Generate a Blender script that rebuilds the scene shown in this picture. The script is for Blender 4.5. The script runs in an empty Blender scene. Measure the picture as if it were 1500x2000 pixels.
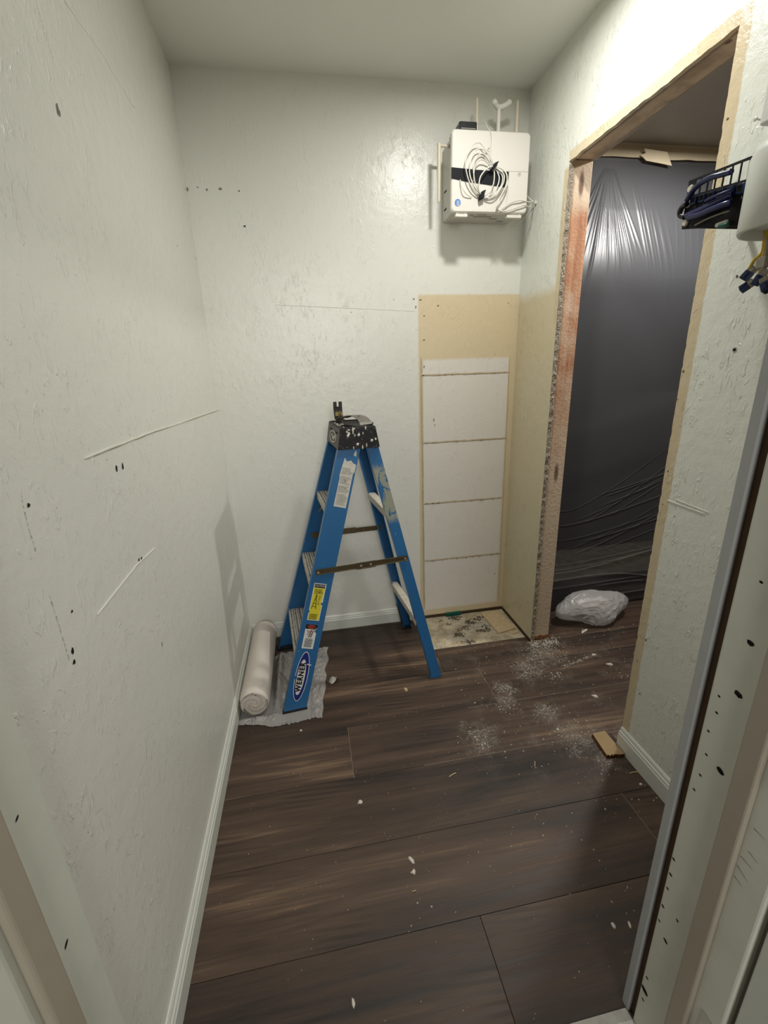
import bpy, bmesh, math, random
import numpy as np
from mathutils import Vector, Matrix, noise

# ------------------------------------------------------------------ camera, world, lights, exposure
sc = bpy.context.scene
COL = sc.collection
YAW, PITCH, ROLL, FPX = 0.163988, -0.310803, -0.0344405, 852.79
CAM = Vector((0.39105, -2.12414, 1.34111))
_f = Vector((math.sin(YAW)*math.cos(PITCH), math.cos(YAW)*math.cos(PITCH), math.sin(PITCH)))
_r0 = Vector((math.cos(YAW), -math.sin(YAW), 0)); _u0 = _r0.cross(_f)
RIGHT = _r0*math.cos(ROLL) + _u0*math.sin(ROLL)
UP = -_r0*math.sin(ROLL) + _u0*math.cos(ROLL)
cam = bpy.data.cameras.new('camera'); cam.sensor_fit = 'HORIZONTAL'; cam.sensor_width = 36
cam.lens = FPX*36/1500; cam.clip_start = 0.02
cam_o = bpy.data.objects.new('camera', cam); COL.objects.link(cam_o)
cam_o.matrix_world = Matrix(((RIGHT.x, UP.x, -_f.x, CAM.x), (RIGHT.y, UP.y, -_f.y, CAM.y),
                             (RIGHT.z, UP.z, -_f.z, CAM.z), (0, 0, 0, 1)))
sc.camera = cam_o
w = bpy.data.worlds.new('world'); sc.world = w; w.use_nodes = True
w.node_tree.nodes['Background'].inputs[0].default_value = (1.0, 0.97, 0.90, 1)
w.node_tree.nodes['Background'].inputs[1].default_value = 0.07


def area(name, loc, size, power, color, spread=180):
    l = bpy.data.lights.new(name, 'AREA'); l.shape = 'DISK'; l.size = size; l.energy = power
    l.color = color; l.spread = math.radians(spread)
    o = bpy.data.objects.new(name, l); COL.objects.link(o); o.location = loc
    return o


area('room_ceiling_lamp', (1.045, -0.72, 2.41), 0.11, 9.4, (1.0, 0.985, 0.93))
area('hallway_ceiling_lamp', (2.02, -0.53, 2.235), 0.12, 17.5, (1.0, 0.975, 0.92))
entry = area('entry_fill_light', (0.55, -3.9, 1.95), 1.0, 33.0, (1.0, 0.985, 0.93))    # added large fill behind the doorway, brightens the lower back wall
entry.rotation_euler = (math.radians(86), 0, 0)
sc.view_settings.view_transform = 'Standard'
sc.view_settings.look = 'None'
sc.view_settings.gamma = 1.0
sc.view_settings.use_curve_mapping = False
sc.view_settings.exposure = 0.0

R = random.Random(7)
W, H, SUBZ = 1.424, 2.44, -0.0085


def P(x, y, ax, v):
    """point of the photograph (1500 x 2000) put on the plane axis = v"""
    d = _f + RIGHT*((x-750)/FPX) - UP*((y-1000)/FPX)
    return CAM + d*((v-CAM[ax])/d[ax])


# ------------------------------------------------------------------ object helpers
def tag(o, label=None, cat=None, group=None, kind=None):
    if label: o['label'] = label
    if cat: o['category'] = cat
    if group: o['group'] = group
    if kind: o['kind'] = kind
    return o


def empty(name, loc=(0, 0, 0), rz=0.0, **k):
    o = bpy.data.objects.new(name, None); COL.objects.link(o)
    o.location = loc; o.rotation_euler = (0, 0, rz); o.empty_display_size = 0.05
    return tag(o, **k)


def obj(name, bm, mat, parent=None, smooth=False, **k):
    me = bpy.data.meshes.new(name)
    bmesh.ops.recalc_face_normals(bm, faces=bm.faces)
    bm.to_mesh(me); bm.free()
    for p in me.polygons: p.use_smooth = smooth
    for m in (mat if isinstance(mat, (list, tuple)) else [mat]): me.materials.append(m)
    o = bpy.data.objects.new(name, me); COL.objects.link(o)
    if parent: o.parent = parent
    return tag(o, **k)


def mesh_obj(name, verts, faces, mat, parent=None, smooth=False, **k):
    me = bpy.data.meshes.new(name); me.from_pydata([tuple(v) for v in verts], [], faces); me.update()
    for p in me.polygons: p.use_smooth = smooth
    me.materials.append(mat)
    o = bpy.data.objects.new(name, me); COL.objects.link(o)
    if parent: o.parent = parent
    return tag(o, **k)


def B(): return bmesh.new()


def box(bm, lo, hi, bev=0.0, seg=1):
    vs = [bm.verts.new((x, y, z)) for x in (lo[0], hi[0]) for y in (lo[1], hi[1]) for z in (lo[2], hi[2])]
    fs = [(0, 1, 3, 2), (4, 6, 7, 5), (0, 4, 5, 1), (2, 3, 7, 6), (0, 2, 6, 4), (1, 5, 7, 3)]
    nf = [bm.faces.new([vs[i] for i in f]) for f in fs]
    if bev > 0:
        ed = list({e for f in nf for e in f.edges})
        bmesh.ops.bevel(bm, geom=ed, offset=bev, segments=seg, affect='EDGES', profile=0.5)
    return bm


def loft(bm, rings, cap=True, closed=True):
    rr = [[bm.verts.new(p) for p in ring] for ring in rings]
    n = len(rr[0])
    for a, b in zip(rr[:-1], rr[1:]):
        for i in range(n if closed else n-1):
            j = (i+1) % n
            bm.faces.new((a[i], a[j], b[j], b[i]))
    if cap and closed:
        bm.faces.new(rr[0][::-1]); bm.faces.new(rr[-1])
    return bm


def tube(bm, pts, r, n=8):
    pts = [Vector(p) for p in pts]
    rs = r if isinstance(r, (list, tuple)) else [r]*len(pts)
    t0 = (pts[1]-pts[0]).normalized()
    a = t0.orthogonal().normalized()
    rings = []
    for i, p in enumerate(pts):
        t = (pts[min(i+1, len(pts)-1)]-pts[max(i-1, 0)]).normalized()
        a = (a - t*a.dot(t)).normalized(); b = t.cross(a)
        rings.append([p + (a*math.cos(2*math.pi*k/n)+b*math.sin(2*math.pi*k/n))*rs[i] for k in range(n)])
    return loft(bm, rings)


def smooth_path(pts, sub=6):
    pts = [Vector(p) for p in pts]; out = []
    for i in range(len(pts)-1):
        p0, p1, p2, p3 = pts[max(i-1, 0)], pts[i], pts[i+1], pts[min(i+2, len(pts)-1)]
        for s in range(sub):
            t = s/sub
            out.append(0.5*((2*p1)+(p2-p0)*t+(2*p0-5*p1+4*p2-p3)*t*t+(3*p1-p0-3*p2+p3)*t**3))
    out.append(pts[-1]); return out


def lathe(bm, prof, n=32, c=(0, 0, 0), axis='z', cap=True):
    rings = []
    for r, h in prof:
        ring = []
        for k in range(n):
            a = 2*math.pi*k/n; x, y = r*math.cos(a), r*math.sin(a)
            v = {'z': (x, y, h), 'y': (x, h, y), 'x': (h, x, y)}[axis]
            ring.append((c[0]+v[0], c[1]+v[1], c[2]+v[2]))
        rings.append(ring)
    return loft(bm, rings, cap=cap)


def disc(bm, c, u, v, ru, rv, n=14, jit=0.0, h=0.0):
    """flat ellipse about c in the u, v plane; with h > 0 a low dome along u x v"""
    u, v = Vector(u).normalized(), Vector(v).normalized(); nrm = u.cross(v); c = Vector(c)
    ring = []
    for k in range(n):
        a = 2*math.pi*k/n; j = 1+R.uniform(-jit, jit)
        ring.append(bm.verts.new(c+u*(ru*j*math.cos(a))+v*(rv*j*math.sin(a))))
    if h:
        m = [bm.verts.new(c+(q.co-c)*0.6+nrm*h) for q in ring]
        for i in range(n): bm.faces.new((ring[i], ring[(i+1) % n], m[(i+1) % n], m[i]))
        bm.faces.new(m)
    else:
        bm.faces.new(ring)
    return bm


def chip_bm(bm, c, r, flat=0.5, rz=0.0, el=1.0):
    """angular crumb lying on z = c.z"""
    n = 7; ca, sa = math.cos(rz), math.sin(rz)
    lo, hi = [], []
    for k in range(n):
        a = 2*math.pi*k/n; q = r*R.uniform(0.5, 1.15)
        x, y = q*el*math.cos(a), q*math.sin(a)/el
        x, y = ca*x-sa*y, sa*x+ca*y
        lo.append((c[0]+x, c[1]+y, c[2])); s = R.uniform(0.6, 0.85)
        hi.append((c[0]+x*s, c[1]+y*s, c[2]+r*flat*R.uniform(0.6, 1.1)))
    return loft(bm, [lo, hi])


def text_mesh(s, size, xform, name, mat, parent, bold=False, sx=1.0):
    cu = bpy.data.curves.new('lettering', 'FONT'); cu.body = s; cu.size = size
    cu.align_x = 'CENTER'; cu.align_y = 'CENTER'; cu.resolution_u = 3
    if bold: cu.offset = size*0.05; cu.space_character = 1.22
    to = bpy.data.objects.new('lettering', cu); COL.objects.link(to)
    dg = bpy.context.evaluated_depsgraph_get(); dg.update()
    me = bpy.data.meshes.new_from_object(to.evaluated_get(dg))
    bpy.data.objects.remove(to); bpy.data.curves.remove(cu)
    for v in me.vertices: v.co = xform(v.co.x*sx, v.co.y)
    me.name = name; me.materials.clear(); me.materials.append(mat)
    o = bpy.data.objects.new(name, me); COL.objects.link(o); o.parent = parent
    return o


# ------------------------------------------------------------------ materials
class NT:
    def __init__(s, name):
        s.m = bpy.data.materials.new(name); s.m.use_nodes = True; s.t = s.m.node_tree
        s.b = s.t.nodes['Principled BSDF']; s.out = s.t.nodes['Material Output']

    def n(s, typ, **k):
        q = s.t.nodes.new('ShaderNode'+typ)
        for a, v in k.items(): setattr(q, a, v)
        return q

    def put(s, sock, v):
        if isinstance(v, bpy.types.NodeSocket): s.t.links.new(v, sock)
        elif isinstance(v, (tuple, list)) and len(v) == 3 and sock.type == 'RGBA': sock.default_value = (*v, 1)
        else: sock.default_value = v

    def math(s, op, a, b=0.0, clamp=False):
        q = s.n('Math', operation=op, use_clamp=clamp); s.put(q.inputs[0], a); s.put(q.inputs[1], b)
        return q.outputs[0]

    def mix(s, f, a, b, blend='MIX'):
        q = s.n('Mix', data_type='RGBA', blend_type=blend)
        s.put(q.inputs[0], f); s.put(q.inputs[6], a); s.put(q.inputs[7], b)
        return q.outputs[2]

    def coord(s, which='Object', scale=None, off=None):
        c = s.n('TexCoord').outputs[which]
        if scale or off:
            m = s.n('Mapping'); s.put(m.inputs[0], c)
            if scale: m.inputs['Scale'].default_value = scale
            if off is not None: s.put(m.inputs['Location'], off)
            c = m.outputs[0]
        return c

    def noise(s, vec, scale, detail=4, rough=0.5, dist=0.0):
        q = s.n('TexNoise'); s.put(q.inputs['Vector'], vec); q.inputs['Scale'].default_value = scale
        q.inputs['Detail'].default_value = detail; q.inputs['Roughness'].default_value = rough
        q.inputs['Distortion'].default_value = dist
        return q.outputs[0]

    def step(s, v, lo, hi, a=0.0, b=1.0):
        q = s.n('MapRange', interpolation_type='SMOOTHSTEP'); s.put(q.inputs[0], v)
        q.inputs[1].default_value = lo; q.inputs[2].default_value = hi
        q.inputs[3].default_value = a; q.inputs[4].default_value = b
        return q.outputs[0]

    def bump(s, h, strength, dist, prev=None):
        q = s.n('Bump'); q.inputs['Strength'].default_value = strength; q.inputs['Distance'].default_value = dist
        s.put(q.inputs['Height'], h)
        if prev: s.put(q.inputs['Normal'], prev)
        return q.outputs[0]

    def fin(s, col=None, rough=None, spec=None, metal=None, normal=None, **k):
        if col is not None: s.put(s.b.inputs['Base Color'], col)
        if rough is not None: s.put(s.b.inputs['Roughness'], rough)
        if spec is not None: s.put(s.b.inputs['Specular IOR Level'], spec)
        if metal is not None: s.put(s.b.inputs['Metallic'], metal)
        if normal is not None: s.put(s.b.inputs['Normal'], normal)
        for a, v in k.items(): s.put(s.b.inputs[a.replace('_', ' ')], v)
        return s.m


def simple(name, col, rough=0.5, spec=0.4, metal=0.0, var=0.12, scale=30, bump=0.0, bscale=120):
    t = NT(name); c = t.coord()
    nz = t.noise(c, scale, 5, 0.6)
    col2 = t.mix(nz, tuple(x*(1-var) for x in col), tuple(min(1, x*(1+var)) for x in col))
    nm = t.bump(t.noise(c, bscale, 4), bump, 0.002) if bump else None
    return t.fin(col2, rough, spec, metal, nm)


WHITE_A = (0.80, 0.795, 0.735)
TAN = (0.72, 0.605, 0.405)


def box_mask(t, comps, edges):
    """edges: list of (component index, low, high, softness); product of soft steps"""
    m = None
    for i, lo, hi, s in edges:
        for q in ((t.step(comps[i], lo-s, lo+s) if lo is not None else None),
                  (t.step(comps[i], hi-s, hi+s, 1.0, 0.0) if hi is not None else None)):
            if q is not None: m = q if m is None else t.math('MULTIPLY', m, q)
    return m


def wall_paint(name, base, masks=(), rough=0.27, relief=1.0, tint=TAN):
    t = NT(name); c = t.coord()
    sep = t.n('SeparateXYZ'); t.put(sep.inputs[0], c)
    wob = t.noise(c, 60, 3)
    comps = [t.math('ADD', sep.outputs[i], t.math('MULTIPLY', t.math('SUBTRACT', wob, 0.5), 0.010)) for i in range(3)]
    big = t.noise(c, 2.3, 3)
    col = t.mix(big, tuple(x*0.955 for x in base), tuple(min(1, x*1.03) for x in base))
    for edges, colr, amt in masks:
        m = box_mask(t, comps, edges)
        if amt != 1: m = t.math('MULTIPLY', m, amt)
        col = t.mix(m, col, colr)
    # scattered scuffs
    sp = t.step(t.noise(c, 95, 2), 0.765, 0.80); sp2 = t.step(t.noise(c, 5, 2), 0.52, 0.62)
    col = t.mix(t.math('MULTIPLY', t.math('MULTIPLY', sp, sp2), 0.45), col, (0.16, 0.15, 0.13))
    # hand trowelled relief: short raised strokes in patches over a fine orange peel
    def strokes_layer(rot, off):
        m = t.n('Mapping'); t.put(m.inputs[0], c); m.inputs['Rotation'].default_value = rot
        m.inputs['Location'].default_value = off; m.inputs['Scale'].default_value = (75, 75, 26)
        return t.step(t.noise(m.outputs[0], 1.0, 3, 0.5, 0.9), 0.575, 0.66)
    patch = t.step(t.noise(c, 6.5, 3, 0.6), 0.44, 0.60)
    patch2 = t.step(t.noise(c, 9.5, 3, 0.6), 0.50, 0.62)
    strokes = t.math('ADD', t.math('MULTIPLY', strokes_layer((.5, .5, .3), (0, 0, 0)), patch),
                     t.math('MULTIPLY', strokes_layer((-.8, .7, 0), (3, 1, 2)), patch2))
    fine = t.noise(c, 190, 3, 0.6)
    lump = t.noise(c, 26, 2)
    h = t.math('ADD', t.math('ADD', t.math('MULTIPLY', strokes, 0.42), t.math('MULTIPLY', fine, 0.24)),
               t.math('MULTIPLY', lump, 0.7))
    nm = t.bump(h, 0.55*relief, 0.004)
    return t.fin(col, rough, 0.42, 0, nm)


m_left = wall_paint('paint_left_wall', WHITE_A, [([(0, None, None, .1), (1, -0.9, -0.55, .06), (2, 2.02, None, .05)], (0.70, 0.68, 0.56), 0.0)][:0])
PANELW = (0.80, 0.77, 0.71)
m_back = wall_paint('paint_back_wall', WHITE_A, [
    ([(0, 0.933, None, .003), (2, None, 1.668, .006)], TAN, 1),
    ([(0, 0.955, 1.388, .004), (2, 0.045, 1.388, .008)], PANELW, 1)])
m_rightw = wall_paint('paint_right_wall', (0.79, 0.81, 0.74), [
    ([(1, -0.36, None, .004), (2, None, 1.64, .03)], (0.68, 0.605, 0.42), 1),
    ([(1, -0.385, -0.318, .004), (2, 1.5, 2.04, .008)], (0.66, 0.56, 0.38), 1),
    ([(1, -1.03, -0.345, .004), (2, 2.04, 2.088, .004)], (0.70, 0.60, 0.42), 1),
    ([(1, -1.048, -0.9, .003), (2, None, 2.09, .004)], (0.66, 0.55, 0.37), 1)], relief=1.3)
m_ceil = wall_paint('paint_ceiling', (0.87, 0.87, 0.815), rough=0.6, relief=0.35)
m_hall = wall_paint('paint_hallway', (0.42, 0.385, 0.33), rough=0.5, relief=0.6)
m_trim = simple('painted_trim_white', (0.66, 0.685, 0.63), 0.4, 0.4, 0, 0.06, 12, 0.1)
m_base = simple('baseboard_paint', (0.70, 0.715, 0.66), 0.34, 0.45, 0, 0.04, 12)
m_jamb = simple('jamb_paint', (0.68, 0.69, 0.61), 0.42, 0.4, 0, 0.10, 14, 0.12, 60)
m_jamb_dark = simple('jamb_stop_paint', (0.40, 0.355, 0.285), 0.45, 0.4, 0, 0.08, 14, 0.12, 60)
m_casing = simple('casing_grey_primer', (0.43, 0.44, 0.445), 0.5, 0.35, 0, 0.08, 20)
m_rawgap = simple('raw_brown_wood', (0.075, 0.045, 0.026), 0.75, 0.2, 0, 0.3, 25)
m_hole = simple('hole_dark', (0.018, 0.016, 0.014), 0.9, 0.1)
m_scuff = simple('scuff_grey', (0.22, 0.205, 0.18), 0.8, 0.2, 0, 0.3, 200)
m_caulk = simple('white_caulk', (0.76, 0.75, 0.68), 0.45, 0.4)
m_tancaulk = simple('tan_paint_ridge', (0.50, 0.42, 0.295), 0.5, 0.4, 0, 0.25, 60)
m_white = simple('white_plastic', (0.74, 0.715, 0.66), 0.35, 0.4, 0, 0.02, 8)
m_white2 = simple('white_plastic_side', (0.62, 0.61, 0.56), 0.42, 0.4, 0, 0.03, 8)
m_ivory = simple('ivory_plastic', (0.70, 0.63, 0.49), 0.4, 0.4, 0, 0.03, 8)
m_black = simple('black_plastic', (0.012, 0.012, 0.014), 0.42, 0.4, 0, 0.2, 30)
m_strap = simple('black_woven_strap', (0.010, 0.010, 0.014), 0.7, 0.25, 0, 0.2, 90, 0.2)
m_wire = simple('white_cable_jacket', (0.73, 0.71, 0.64), 0.38, 0.45, 0, 0.03)
m_steel = simple('bright_steel', (0.55, 0.53, 0.47), 0.3, 0.5, 0.85, 0.15, 50)
m_alu = simple('worn_aluminium', (0.50, 0.48, 0.44), 0.38, 0.5, 0.7, 0.3, 60, 0.15)
m_blue_cable = simple('blue_cable_jacket', (0.009, 0.014, 0.085), 0.22, 0.55, 0, 0.1)
m_blue_plastic = simple('blue_connector_plastic', (0.012, 0.03, 0.11), 0.4, 0.45, 0, 0.1)
m_green = simple('green_plastic', (0.006, 0.095, 0.065), 0.4, 0.4, 0, 0.1)
m_yellow = simple('yellow_wire', (0.62, 0.42, 0.03), 0.35, 0.45, 0, 0.1)
m_greypl = simple('grey_connector', (0.30, 0.27, 0.22), 0.5, 0.35, 0, 0.3, 90)
m_chip = simple('plaster_white', (0.64, 0.60, 0.51), 0.85, 0.2, 0, 0.12, 150)
m_chip_tan = simple('plaster_tan', (0.62, 0.46, 0.26), 0.85, 0.2, 0, 0.2, 90)
m_paper = simple('scrap_paper', (0.70, 0.66, 0.61), 0.8, 0.2)
m_splinter = simple('pale_wood_splinter', (0.58, 0.43, 0.25), 0.8, 0.2, 0, 0.2, 200)
m_dirt = simple('brown_grit', (0.13, 0.10, 0.07), 0.9, 0.15, 0, 0.4, 90)
m_gypsum = simple('crumbled_board_core', (0.36, 0.315, 0.255), 0.95, 0.1, 0, 0.6, 260, 0.7, 300)
m_tape = simple('masking_tape', (0.62, 0.53, 0.37), 0.6, 0.3, 0, 0.08, 25, 0.3, 60)
m_tray = simple('black_cap_plastic', (0.016, 0.016, 0.017), 0.5, 0.4, 0, 0.3, 60)


def plank_mat():
    t = NT('dark_oak_vinyl_plank')
    info = t.n('ObjectInfo')
    rnd = t.math('FRACT', t.math('MULTIPLY', info.outputs['Object Index'], 0.6180339))
    offs = t.n('CombineXYZ'); t.put(offs.inputs[0], t.math('MULTIPLY', rnd, 37.0))
    t.put(offs.inputs[1], t.math('MULTIPLY', rnd, 11.0))
    t.put(offs.inputs[2], t.math('MULTIPLY', rnd, 5.0))
    c = t.n('TexCoord').outputs['Object']
    add = t.n('VectorMath', operation='ADD'); t.put(add.inputs[0], c); t.put(add.inputs[1], offs.outputs[0])

    def mp(sc_):
        m = t.n('Mapping'); t.put(m.inputs[0], add.outputs[0]); m.inputs['Scale'].default_value = sc_; return m.outputs[0]
    band = t.noise(mp((0.9, 7.0, 1)), 1.0, 3, 0.55, 0.6)          # broad sap / heart bands
    streak = t.noise(mp((2.2, 42, 1)), 1.0, 6, 0.65, 0.3)         # grain
    fine = t.noise(mp((7, 260, 1)), 1.0, 4, 0.6)
    wv = t.n('TexWave', wave_type='RINGS', rings_direction='Z'); t.put(wv.inputs['Vector'], mp((1.1, 7.5, 1)))
    wv.inputs['Scale'].default_value = 2.4; wv.inputs['Distortion'].default_value = 3.0
    wv.inputs['Detail'].default_value = 3; wv.inputs['Detail Scale'].default_value = 0.8
    r = t.n('ValToRGB'); t.put(r.inputs[0], t.math('ADD', t.math('MULTIPLY', band, 0.62), t.math('MULTIPLY', streak, 0.38)))
    e = r.color_ramp.elements
    e[0].position = 0.36; e[0].color = (0.018, 0.0125, 0.0105, 1)
    e[1].position = 0.66; e[1].color = (0.23, 0.147, 0.092, 1)
    for p_, c_ in ((0.42, (0.043, 0.028, 0.0205, 1)), (0.51, (0.075, 0.046, 0.031, 1)), (0.59, (0.112, 0.070, 0.046, 1))):
        q = e.new(p_); q.color = c_
    col = t.mix(t.step(fine, 0.50, 0.72, 0, 0.40), r.outputs[0], (0.024, 0.017, 0.014))
    ringm = t.math('MULTIPLY', t.step(wv.outputs[1], 0.25, 0.55, 0.45, 0), t.step(t.noise(mp((1.6, 4.5, 1)), 1.0, 2), 0.55, 0.66))
    col = t.mix(ringm, col, (0.012, 0.009, 0.008))
    # saw marks across the board in a few places
    saw = t.n('TexWave', bands_direction='X'); t.put(saw.inputs['Vector'], mp((1, 0.6, 1)))
    saw.inputs['Scale'].default_value = 46; saw.inputs['Distortion'].default_value = 1.2; saw.inputs['Detail Scale'].default_value = 6
    sm = t.math('MULTIPLY', t.step(saw.outputs[1], 0.55, 0.9, 0, 0.16), t.step(t.noise(mp((2.4, 6, 1)), 1.0, 2), 0.56, 0.66))
    col = t.mix(sm, col, (0.15, 0.11, 0.08))
    hv = t.n('HueSaturation'); t.put(hv.inputs['Color'], col)
    t.put(hv.inputs['Value'], t.math('ADD', 0.78, t.math('MULTIPLY', rnd, 0.20)))
    # settled plaster dust (position on the floor, near the demolished opening)
    g = t.n('NewGeometry').outputs['Position']; sx = t.n('SeparateXYZ'); t.put(sx.inputs[0], g)
    near = box_mask(t, [sx.outputs[0], sx.outputs[1], sx.outputs[2]], [(0, 0.98, 2.0, .22), (1, -1.12, -0.30, .16)])
    d1 = t.step(t.noise(g, 9, 5, 0.65), 0.50, 0.72); d2 = t.step(t.noise(g, 260, 3, 0.7), 0.42, 0.66)
    dust = t.math('MULTIPLY', t.math('MULTIPLY', near, d1), t.math('MULTIPLY', d2, 0.42))
    blobs = None
    for bx, by, br in ((1.318, -.541, .075), (1.144, -.645, .055), (1.27, -.60, .05), (.944, -.877, .085), (1.247, -.807, .065), (1.42, -.45, .13), (1.301, -.952, .10), (1.12, -.72, .06), (1.34, -1.06, .05)):
        dv = t.n('VectorMath', operation='DISTANCE'); t.put(dv.inputs[0], g); dv.inputs[1].default_value = (bx, by, 0)
        m_ = t.step(t.math('ADD', dv.outputs['Value'], t.math('MULTIPLY', t.math('SUBTRACT', t.noise(g, 22, 4), 0.5), br*2.8)), br*.0, br*1.2, 1.0, 0.0)
        blobs = m_ if blobs is None else t.math('MAXIMUM', blobs, m_)
    d3 = t.step(t.noise(g, 120, 4, 0.75), 0.40, 0.68)
    dust = t.math('MAXIMUM', dust, t.math('MULTIPLY', t.math('MULTIPLY', blobs, d3), 0.62))
    col = t.mix(dust, hv.outputs[0], (0.44, 0.40, 0.335))
    nm = t.bump(t.math('ADD', t.math('MULTIPLY', streak, 0.6), t.math('MULTIPLY', fine, 0.6)), 0.25, 0.0015)
    rg = t.math('ADD', t.step(streak, 0.3, 0.7, 0.46, 0.60), t.math('MULTIPLY', dust, 0.4))
    return t.fin(col, rg, 0.42, 0, nm)


m_plank = plank_mat()


def subfloor_mat():
    t = NT('particle_board_subfloor'); c = t.coord()
    a = t.noise(c, 14, 5, 0.6); f = t.noise(c, 240, 3, 0.7)
    col = t.mix(t.step(a, .35, .65), (0.40, 0.335, 0.225), (0.66, 0.58, 0.43))
    col = t.mix(t.step(f, 0.6, 0.72, 0, 0.5), col, (0.20, 0.16, 0.11))
    grey = t.step(t.noise(c, 5, 2), 0.5, 0.66, 0, 0.6)
    col = t.mix(grey, col, (0.40, 0.375, 0.33))
    return t.fin(col, 0.9, 0.2, 0, t.bump(f, 0.4, 0.002))


m_sub = subfloor_mat()


def wood_stud_mat(name, a, b, axis='z'):
    t = NT(name)
    s = {'z': (26, 26, 1.6), 'y': (26, 1.6, 26)}[axis]
    c = t.coord(scale=s); c0 = t.coord()
    g = t.noise(c, 1.5, 6, 0.6, 0.6)
    col = t.mix(t.step(g, 0.3, 0.7), a, b)
    dusty = t.step(t.noise(c0, 7, 4), 0.40, 0.62)
    sep = t.n('SeparateXYZ'); t.put(sep.inputs[0], c0)
    if axis == 'z':                                   # sheathing glue and dust cover the lower half
        low = t.step(t.math('ADD', sep.outputs[2], t.math('MULTIPLY', t.math('SUBTRACT', t.noise(c0, 6, 3), 0.5), 0.9)), 0.75, 1.45, 1.0, 0.0)
        dusty = t.math('MAXIMUM', t.math('MULTIPLY', dusty, 0.5), t.math('MULTIPLY', low, 0.85))
        top = t.step(t.math('ADD', sep.outputs[2], t.math('MULTIPLY', t.noise(c0, 9, 3), 0.15)), 1.93, 2.05)
        dusty = t.math('MAXIMUM', dusty, t.math('MULTIPLY', top, 0.8))
    col = t.mix(dusty, col, (0.76, 0.64, 0.49))
    kn = t.n('TexVoronoi'); t.put(kn.inputs['Vector'], t.coord(scale=(9, 9, 2.2))); kn.inputs['Scale'].default_value = 1.0
    col = t.mix(t.step(kn.outputs[0], 0.05, 0.13, 0.8, 0), col, (0.09, 0.035, 0.018))
    fl = t.step(t.noise(c0, 150, 2), 0.71, 0.745)
    col = t.mix(t.math('MULTIPLY', fl, 0.8), col, (0.62, 0.54, 0.42))
    return t.fin(col, 0.8, 0.25, 0, t.bump(t.noise(c0, 90, 4), 0.5, 0.003))


m_stud = wood_stud_mat('rough_red_stud', (0.36, 0.155, 0.085), (0.56, 0.31, 0.185))
m_header = wood_stud_mat('dusty_header_lumber', (0.36, 0.285, 0.215), (0.50, 0.415, 0.32), 'y')


def film_mat(name, tint, rough, transp, bump=0.0, back=0.0):
    t = NT(name); c = t.coord()
    nz = t.noise(c, 3.0, 4)
    col = t.mix(nz, tuple(x*0.9 for x in tint), tuple(min(1, x*1.1) for x in tint))
    nm = t.bump(t.noise(c, 55, 4, 0.6, 0.8), bump, 0.004) if bump else None
    t.fin(col, rough, 0.55, 0, nm)
    tr = t.n('BsdfTransparent'); tr.inputs[0].default_value = (0.93, 0.93, 0.95, 1)
    mx = t.n('MixShader'); mx.inputs[0].default_value = transp
    t.put(mx.inputs[1], t.b.outputs[0]); t.put(mx.inputs[2], tr.outputs[0])
    t.t.links.new(mx.outputs[0], t.out.inputs[0])
    return t.m


m_film = film_mat('clear_plastic_film', (0.088, 0.089, 0.097), 0.34, 0.32)
m_bag = film_mat('milky_bag_plastic', (0.74, 0.72, 0.70), 0.20, 0.50, 0.35)
m_drop = film_mat('drop_sheet_plastic', (0.74, 0.72, 0.69), 0.22, 0.56, 0.22)


def ladder_blue():
    t = NT('blue_fibreglass'); c = t.coord()
    sep = t.n('SeparateXYZ'); t.put(sep.inputs[0], c)
    v = t.noise(t.coord(scale=(8, 8, 1.2)), 1.5, 5, 0.6)
    col = t.mix(v, (0.016, 0.108, 0.275), (0.027, 0.148, 0.35))
    spl = t.step(t.noise(c, 62, 3, 0.6, 0.6), 0.735, 0.752)
    sc_ = t.step(t.noise(t.coord(scale=(90, 90, 14)), 1.0, 3), 0.72, 0.76)
    col = t.mix(t.math('MULTIPLY', sc_, 0.35), col, (0.35, 0.42, 0.48))
    # cream paint smeared over the upper part of the rear rail
    sm = box_mask(t, [sep.outputs[0], sep.outputs[1], sep.outputs[2]], [(0, 0.44, 0.60, .01), (1, None, -0.10, .01), (2, 0.76, 0.985, .02)])
    smn = t.step(t.noise(t.coord(scale=(26, 26, 13)), 1.0, 4, 0.6, 1.0), 0.40, 0.47)
    col = t.mix(t.math('MULTIPLY', sm, t.math('MULTIPLY', smn, 0.88)), col, (0.33, 0.335, 0.235))
    col = t.mix(spl, col, (0.62, 0.61, 0.55))
    return t.fin(col, 0.36, 0.45, 0, t.bump(t.noise(c, 160, 3), 0.12, 0.001))


m_blue = ladder_blue()


def splattered(name, base, paint, th, scale=55, rough=0.5, metal=0.0):
    t = NT(name); c = t.coord()
    v = t.noise(c, 40, 4)
    col = t.mix(v, tuple(x*0.7 for x in base), tuple(min(1, x*1.25) for x in base))
    spl = t.step(t.noise(c, scale, 4, 0.6, 0.8), th, th+0.03)
    col = t.mix(spl, col, paint)
    return t.fin(col, rough, 0.4, metal, t.bump(spl, 0.3, 0.001))


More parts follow.
